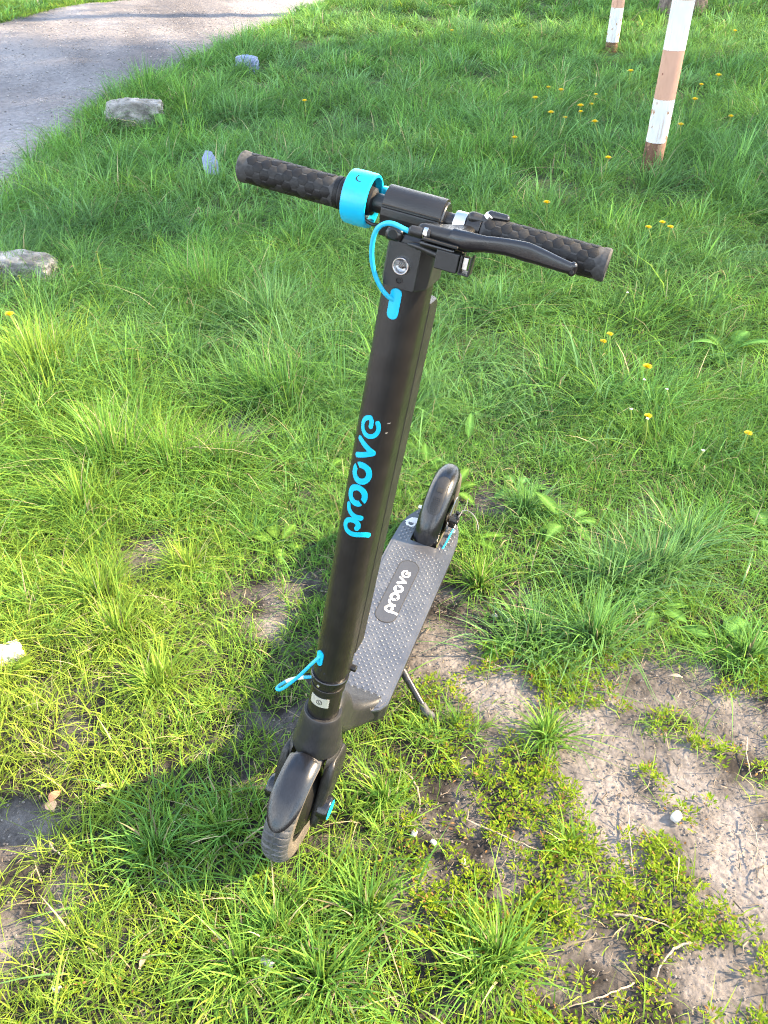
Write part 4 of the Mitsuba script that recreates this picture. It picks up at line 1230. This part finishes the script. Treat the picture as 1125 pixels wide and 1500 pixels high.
weed(.262, 2.10, [(80, .055, .032, 1.6, .3), (190, .085, .04, .45, .6), (330, .055, .03, .4, .5), (20, .05, .03, .5, .5), (130, .05, .028, .6, .5)], 'broad leaved weed with one upright pointed leaf just behind the rear wheel', tint=(1.2, 1.25, 1.2))
weed(.13, 1.98, [(95, .05, .032, 1.2, .3), (40, .05, .03, .7, .4), (210, .06, .032, .5, .5), (300, .05, .03, .4, .5)], 'broad leaved weed with erect leaf between the stem and the rear wheel', tint=(1.1, 1.2, 1.1))
weed(.39, 1.87, [(110, .085, .032, .6, .6), (60, .09, .035, .5, .6), (10, .10, .036, .4, .5), (-40, .085, .034, .4, .5), (200, .07, .03, .5, .5), (-90, .06, .03, .4, .4)], 'spreading rosette of grey green leaves right of the rear wheel', tint=(.95, 1.1, 1.5))
weed(.565, 1.375, [(20, .085, .055, .7, .5), (150, .065, .036, .6, .5), (250, .06, .038, .5, .4)], 'plant with a round shiny leaf amid grass right of the soil patch by the deck', tint=(1.0, 1.15, 1.2))
weed(.775, 1.270, [(35, .085, .068, .75, .5), (150, .07, .045, .7, .5), (215, .06, .04, .5, .5), (-25, .065, .036, .35, .5), (-80, .07, .038, .35, .5)], 'large leaved plantain at the edge of the bare sand on the right', tint=(1.1, 1.25, 1.3))
weed(.285, 1.250, [(200, .055, .04, .3, .4), (40, .05, .03, .3, .4), (120, .045, .03, .4, .4)], 'low leafy weed on the soil right of the kickstand', tint=(1.2, 1.3, 1.0))
weed(-.175, 1.925, [(15, .09, .045, .5, .6), (60, .09, .035, .7, .5), (120, .085, .035, .6, .5), (185, .09, .038, .5, .6), (260, .07, .04, .3, .5), (310, .08, .045, .3, .6)], 'leafy rosette beside the left edge of the stem', tint=(1.35, 1.35, 1.2))
weed(-.345, 1.735, [(30, .06, .05, .4, .5), (170, .06, .05, .5, .4), (265, .055, .05, .35, .5), (330, .05, .05, .3, .5)], 'weed with pale round leaves below the yellowish leaf left of the stem', tint=(1.3, 1.3, 1.3))
weed(-.365, 1.83, [(185, .07, .035, .5, .5), (20, .06, .03, .5, .5)], 'weed with a pale yellow torn leaf by the tussock left of the stem', tint=(2.0, 1.6, 1.2))
weed(-.30, 2.08, [(40, .075, .045, .6, .5), (140, .06, .04, .6, .5), (240, .07, .04, .4, .5)], 'dark leaved weed at the edge of the small bare patch left of the stem')
weed(.92, 1.93, [(25, .09, .045, .5, .6), (120, .07, .04, .8, .5), (200, .07, .04, .6, .5)], 'broad leaf plant hidden in tall grass at the right, below a yellow flower', tint=(1, 1.15, 1.2))
weed(1.04, 1.66, [(95, .09, .06, .7, .5), (160, .08, .05, .6, .5), (250, .08, .05, .5, .5)], 'plant with rounded grey green leaves cut by the right edge', tint=(1, 1.15, 1.35))
weed(-1.22, 3.10, [(100, .085, .03, 1.0, .5), (60, .09, .03, .9, .5), (140, .07, .03, .8, .5), (20, .06, .03, .6, .5)], 'toothed upright leaves of a weed near the stone at the left edge', tint=(.95, 1.0, 1.1))
weed(-1.56, 6.15, [(110, .20, .075, 1.0, .5), (30, .17, .07, .8, .5), (190, .16, .06, .8, .5)], 'broad leaves in the long grass in front of the pale concrete block', tint=(1.2, 1.3, 1.4))
weed(-.59, 2.57, [(160, .07, .04, .9, .3), (40, .06, .03, .9, .4)], 'small pale leaves above the dark twig left of the stem', tint=(1.2, 1.3, 1.4))
weed(-.84, 1.18, [(170, .045, .04, .6, .4), (260, .04, .035, .5, .4), (20, .05, .035, .9, .3)], 'yellow green round leaves below the white lump at the left edge', tint=(2.0, 1.5, .8))
weed(.235, 1.64, rosette(6, .075, .028, .5, .5, 5), 'narrow leaved rosette in the grass right of the rear fender', tint=(1.2, 1.25, .9))
weed(.50, 1.70, rosette(6, .085, .042, .75, .5, 15), 'broad leaved rosette in short turf well right of the rear wheel', tint=(1.1, 1.2, 1.2))
weed(.66, 1.38, rosette(5, .075, .045, .8, .5, 16), 'broad leaved plant between two grass tussocks right of the soil patch', tint=(1.1, 1.2, 1.1))
weed(.20, 1.86, rosette(6, .075, .038, .8, .5, 17), 'leafy weed in the grass close behind the rear brake cable', tint=(1.2, 1.2, 1.0))
weed(-.28, 1.62, rosette(6, .07, .036, .7, .5, 18), 'leafy weed on the worn turf left of the stem, nearest the grey soil', tint=(1.3, 1.25, 1.0))
weed(.74, 2.35, rosette(6, .10, .045, 1.0, .5, 19), 'broad leaved weed in tall grass left of the white flowers', tint=(1.0, 1.1, 1.1))
weed(1.30, 2.75, rosette(6, .12, .06, 1.0, .5, 20), 'large grey green leaves in the grass at the right edge, level with the orange dandelion', tint=(1.0, 1.15, 1.3))
# clover-like low leaves right of the soil patch
x_, y_ = rng.normal(.36, .055, 260), rng.normal(1.33, .06, 260)
pos = np.stack([x_, y_, zt(x_, y_) + rng.uniform(.008, .03, 260)], -1)
v, f, c = leaf_soup(pos, rng.uniform(.010, .020, 260), rng.uniform(.007, .013, 260), rng.uniform(0, 2 * PI, 260), rng.uniform(-.1, .6, 260), LEAFC * rng.uniform(.8, 1.4, (260, 1)))
tag(obj('clover', (v, f), 'mat_leaf', smooth=False, color=c), 'low patch of small round leaves on the soil right of the deck', 'clover', kind='stuff')

principled('mat_petal', mikit.proc(lambda p, n, uv: mikit.mix((.62, .44, .004), (.74, .58, .008), mikit.noise(p.x * 400, p.y * 400, p.z * 400))), .6)
principled('mat_stalk', (.16, .22, .04), .6)
principled('mat_white_petal', (.75, .76, .70), .7)


def dandelion(x, y, h, r_, label, group=None, mat='mat_petal', name='dandelion', catg='flower'):
    key, n_ = name, 0
    while key in labels:
        n_ += 1; key = f'{name}_{n_:03d}'
    tag(key, label, catg, group)
    z = float(zt(x, y))
    lx, ly = rng.normal(0, .02, 2)
    h = h * .68
    top = np.array([x + lx, y + ly, z + h])
    obj('stalk', sweep(smooth_path([(x, y, z), (x + lx * .3, y + ly * .3, z + h * .5), top], 8), [.0022] * 8 if y < 4 else [.0035] * 8, 6), 'mat_stalk', key, 50)
    n = 46
    k_ = np.arange(n); a = k_ * 2.39996; q_ = np.sqrt((k_ + .5) / n)
    d = np.stack([np.cos(a) * q_, np.sin(a) * q_, 1.15 - q_ * .85], -1); d /= np.linalg.norm(d, axis=1)[:, None]
    s_ = np.stack([-np.sin(a), np.cos(a), 0 * a], -1)
    Lp = r_ * (.55 + .45 * q_)[:, None]; w_ = r_ * .16
    v = np.stack([top + d * Lp * .1 - s_ * w_ * .4, top + d * Lp * .1 + s_ * w_ * .4, top + d * Lp + s_ * w_, top + d * Lp - s_ * w_], 1).reshape(-1, 3)
    f = (np.array([(0, 1, 2), (0, 2, 3)])[None] + (k_ * 4)[:, None, None]).reshape(-1, 3)
    obj('petals', (v, f), mat, key, False)
    cup = hull((top[0], top[1], top[2] - r_ * .12, r_ * .26), (top[0], top[1], top[2] - r_ * .32, r_ * .16))
    obj('cup', cup, 'mat_stalk', key, 40)
    return key


dandelion(-1.327, 2.70, .235, .019, 'yellow dandelion standing tall at the left edge of the photo')
dandelion(.819, 2.145, .15, .0135, 'yellow dandelion among the small white flowers right of the rear wheel')
dandelion(1.094, 2.026, .15, .0135, 'yellow dandelion at the right edge of the photo, lowest on that side')
dandelion(.902, 2.441, .155, .018, 'bright orange yellow dandelion alone in the grass at the right, below the grip')
ORD = ['first', 'second', 'third', 'fourth', 'fifth', 'sixth', 'seventh', 'eighth', 'ninth', 'tenth', 'eleventh', 'twelfth']


def px_x(q):
    return q[0] / (q[1] * math.cos(PITCH) + CAM_H * math.sin(PITCH))


def flower_group(spots, text, group, size, **kw):
    """Flowers of one colony, each told apart by its order from the left."""
    for i_, q in enumerate(sorted(spots, key=px_x)):
        dandelion(q[0], q[1], q[2] if len(q) > 2 else .2, size(q), f'{text}, {ORD[i_]} from the left', group, **kw)


flower_group(((.800, 2.622, .165), (.825, 2.650, .17)), 'yellow dandelion of the close pair below the right hand grip', 'pair of dandelions below the grip', lambda q: .0145)
flower_group(((1.300, 3.775), (1.262, 3.70), (1.325, 3.72)), 'yellow dandelion of the trio right of the grip end', 'trio of dandelions by the grip end', lambda q: .017)
flower_group(((1.24, 5.998), (1.415, 6.367), (1.604, 6.778), (1.533, 6.436), (1.459, 5.836), (1.18, 6.146), (1.365, 6.936), (1.402, 6.20), (1.30, 7.071), (1.114, 6.606)), 'yellow dandelion in the colony left of the nearer post', 'dandelions left of the nearer post', lambda q: float(rng.uniform(.019, .031)))
flower_group(((2.115, 7.722), (2.535, 7.205), (2.389, 6.035), (2.297, 6.551), (2.838, 7.622), (1.98, 5.736)), 'yellow dandelion in the grass right of the nearer post', 'dandelions right of the nearer post', lambda q: float(rng.uniform(.019, .031)))
flower_group(((-.583, 6.545), (.746, 10.294), (3.897, 10.272), (1.297, 4.925), (.827, 4.092), (.811, 5.422)), 'solitary dandelion of the far lawn away from the posts', 'scattered dandelions of the far lawn', lambda q: .018 + .0007 * q[1])
flower_group(((.788, 2.174, .15), (.815, 2.097, .15), (.945, 2.272, .15), (.863, 2.341, .15), (.934, 3.038, .15), (.907, 1.935, .15)), 'small white flower in tall grass at the right', 'small white flowers at the right', lambda q: .006, mat='mat_white_petal', name='white_flower')
flower_group(((-1.42, 3.02, .28), (-.86, 2.52, .17), (-1.20, 3.3, .27)), 'closed dandelion bud on a pale stalk left of the scooter', 'dandelion buds at the left', lambda q: .009, mat='mat_stalk', name='dandelion_bud', catg='bud')

for (x, y, az, L, W, col, lab) in (
        (-.56, .888, 20, .040, .012, (.34, .24, .15), 'dry tan leaf lying on the shaded turf left of the front wheel'),
        (-.64, .86, 70, .030, .022, (.42, .20, .10), 'upper of two crumpled reddish leaves on bare soil at the left edge'),
        (-.625, .842, 130, .030, .024, (.50, .30, .16), 'lower paler of two crumpled reddish leaves on bare soil at the left edge'),
        (-.395, .560, 75, .036, .011, (.36, .25, .16), 'brown dry leaf standing in the grass at the lower left'),
        (-.29, .600, 20, .018, .016, (.16, .07, .04), 'small dark brown curled leaf in the grass below the front wheel'),
        (.375, 1.205, 150, .026, .010, (.38, .28, .20), 'tan dry leaf on soil at the foot of a tuft right of the kickstand'),
        (.66, 1.165, 165, .030, .010, (.36, .27, .20), 'dry pale leaf on bare ground at the right'),
        (-.27, 2.06, 170, .035, .014, (.36, .16, .06), 'reddish brown dead leaf by the dark weed left of the stem')):
    v, f = leaf_blade(L, W, (.45, .6), .002)
    a = math.radians(az); Rm = np.array([[math.cos(a), -math.sin(a), 0], [math.sin(a), math.cos(a), 0], [0, 0, 1]])
    v = v @ Rm.T + np.array([x, y, float(zt(x, y)) + .012])
    c = np.clip(np.array(col) * rng.uniform(.8, 1.2, (len(v), 1)), 0, 1)
    tag(obj('dead_leaf', (v, f), 'mat_litter', smooth=True, color=c), lab, 'leaf')


# ------------------------------------------------------------------ trees: one trunk in view, a row to the right whose crowns shade the lawn
def bark(p, n, uv):
    a = mikit.fbm(p.x * 14, p.y * 14, p.z * 3, 4); b = mikit.fbm(p.x * 60, p.y * 60, p.z * 16, 3)
    return mikit.mix((.05, .036, .028), (.17, .135, .11), dr.clip((a - .3) * 2, 0, 1)) * (.6 + .8 * b)


principled('mat_bark', mikit.proc(bark), .9)


def tree(x, y, r0, h, c0, cr, ch, n, label, seed, leaf=.10):
    key, k_ = 'tree', 0
    while key in labels:
        k_ += 1; key = f'tree_{k_:03d}'
    tag(key, label, 'tree')
    g = np.random.default_rng(seed)
    z = float(zt(x, y))
    pth = smooth_path([(x, y, z - .1), (x + g.normal(0, .05), y + g.normal(0, .05), z + c0 * .5), (x + g.normal(0, .15), y + g.normal(0, .15), z + c0 + ch * .3), (x + g.normal(0, .3), y + g.normal(0, .3), z + h * .92)], 20)
    tt = np.linspace(0, 1, 20)
    m = [sweep(pth, r0 * (1 - .85 * tt) * (1 + .5 * np.exp(-tt * 22)), 22)]
    tips = []
    for i_ in range(11):
        b0 = pth[int(8 + i_ * .9)]
        a = i_ * 2.4 + g.uniform(-.4, .4)
        e = b0 + np.array([math.cos(a) * cr * g.uniform(.55, .9), math.sin(a) * cr * g.uniform(.55, .9), ch * g.uniform(.1, .35)])
        q_ = smooth_path([b0, (b0 + e) / 2 + np.array([0, 0, .25]), e], 10)
        m.append(sweep(q_, r0 * .32 * np.linspace(1, .15, 10), 8)); tips += [q_[6], e]
    obj('trunk', cat(*m), 'mat_bark', key, 40)
    tips = np.array(tips + [pth[-1], pth[-3]])
    cen = tips[g.integers(len(tips), size=n // 60)] + g.normal(0, .45, (n // 60, 3)) * np.array([cr * .45, cr * .45, ch * .32])
    pos = cen[g.integers(len(cen), size=n)] + g.normal(0, .30, (n, 3))
    pos = pos[pos[:, 2] > z + c0 * .8]; n = len(pos)
    col = np.array([.07, .13, .025]) * g.uniform(.7, 1.4, (n, 1))
    v, f, c = leaf_soup(pos, leaf * g.uniform(.8, 1.5, n), leaf * g.uniform(.5, .9, n), g.uniform(0, 2 * PI, n), g.uniform(-.9, .9, n), col)
    obj('crown', (v, f), 'mat_leaf', key, False, color=c)


tree(4.16, 13.1, .24, 12.5, 7.0, 2.2, 4.5, 5000, 'tree whose dark trunk stands behind the nearer striped post at the top edge', 1, .14)
tree(9.6, 6.6, .20, 10.5, 2.8, 2.7, 6.6, 13000, 'leafy tree outside the photo to the right, nearest of a row shading the lawn', 2, .13)
tree(10.5, 9.4, .22, 11.5, 2.8, 2.6, 7.5, 17000, 'leafy tree outside the photo to the right, second of a row shading the lawn', 3, .13)
tree(11.5, 15.0, .18, 6.5, 2.2, 2.6, 3.6, 9000, 'leafy tree outside the photo to the right, last of a row shading the lawn', 4, .13)
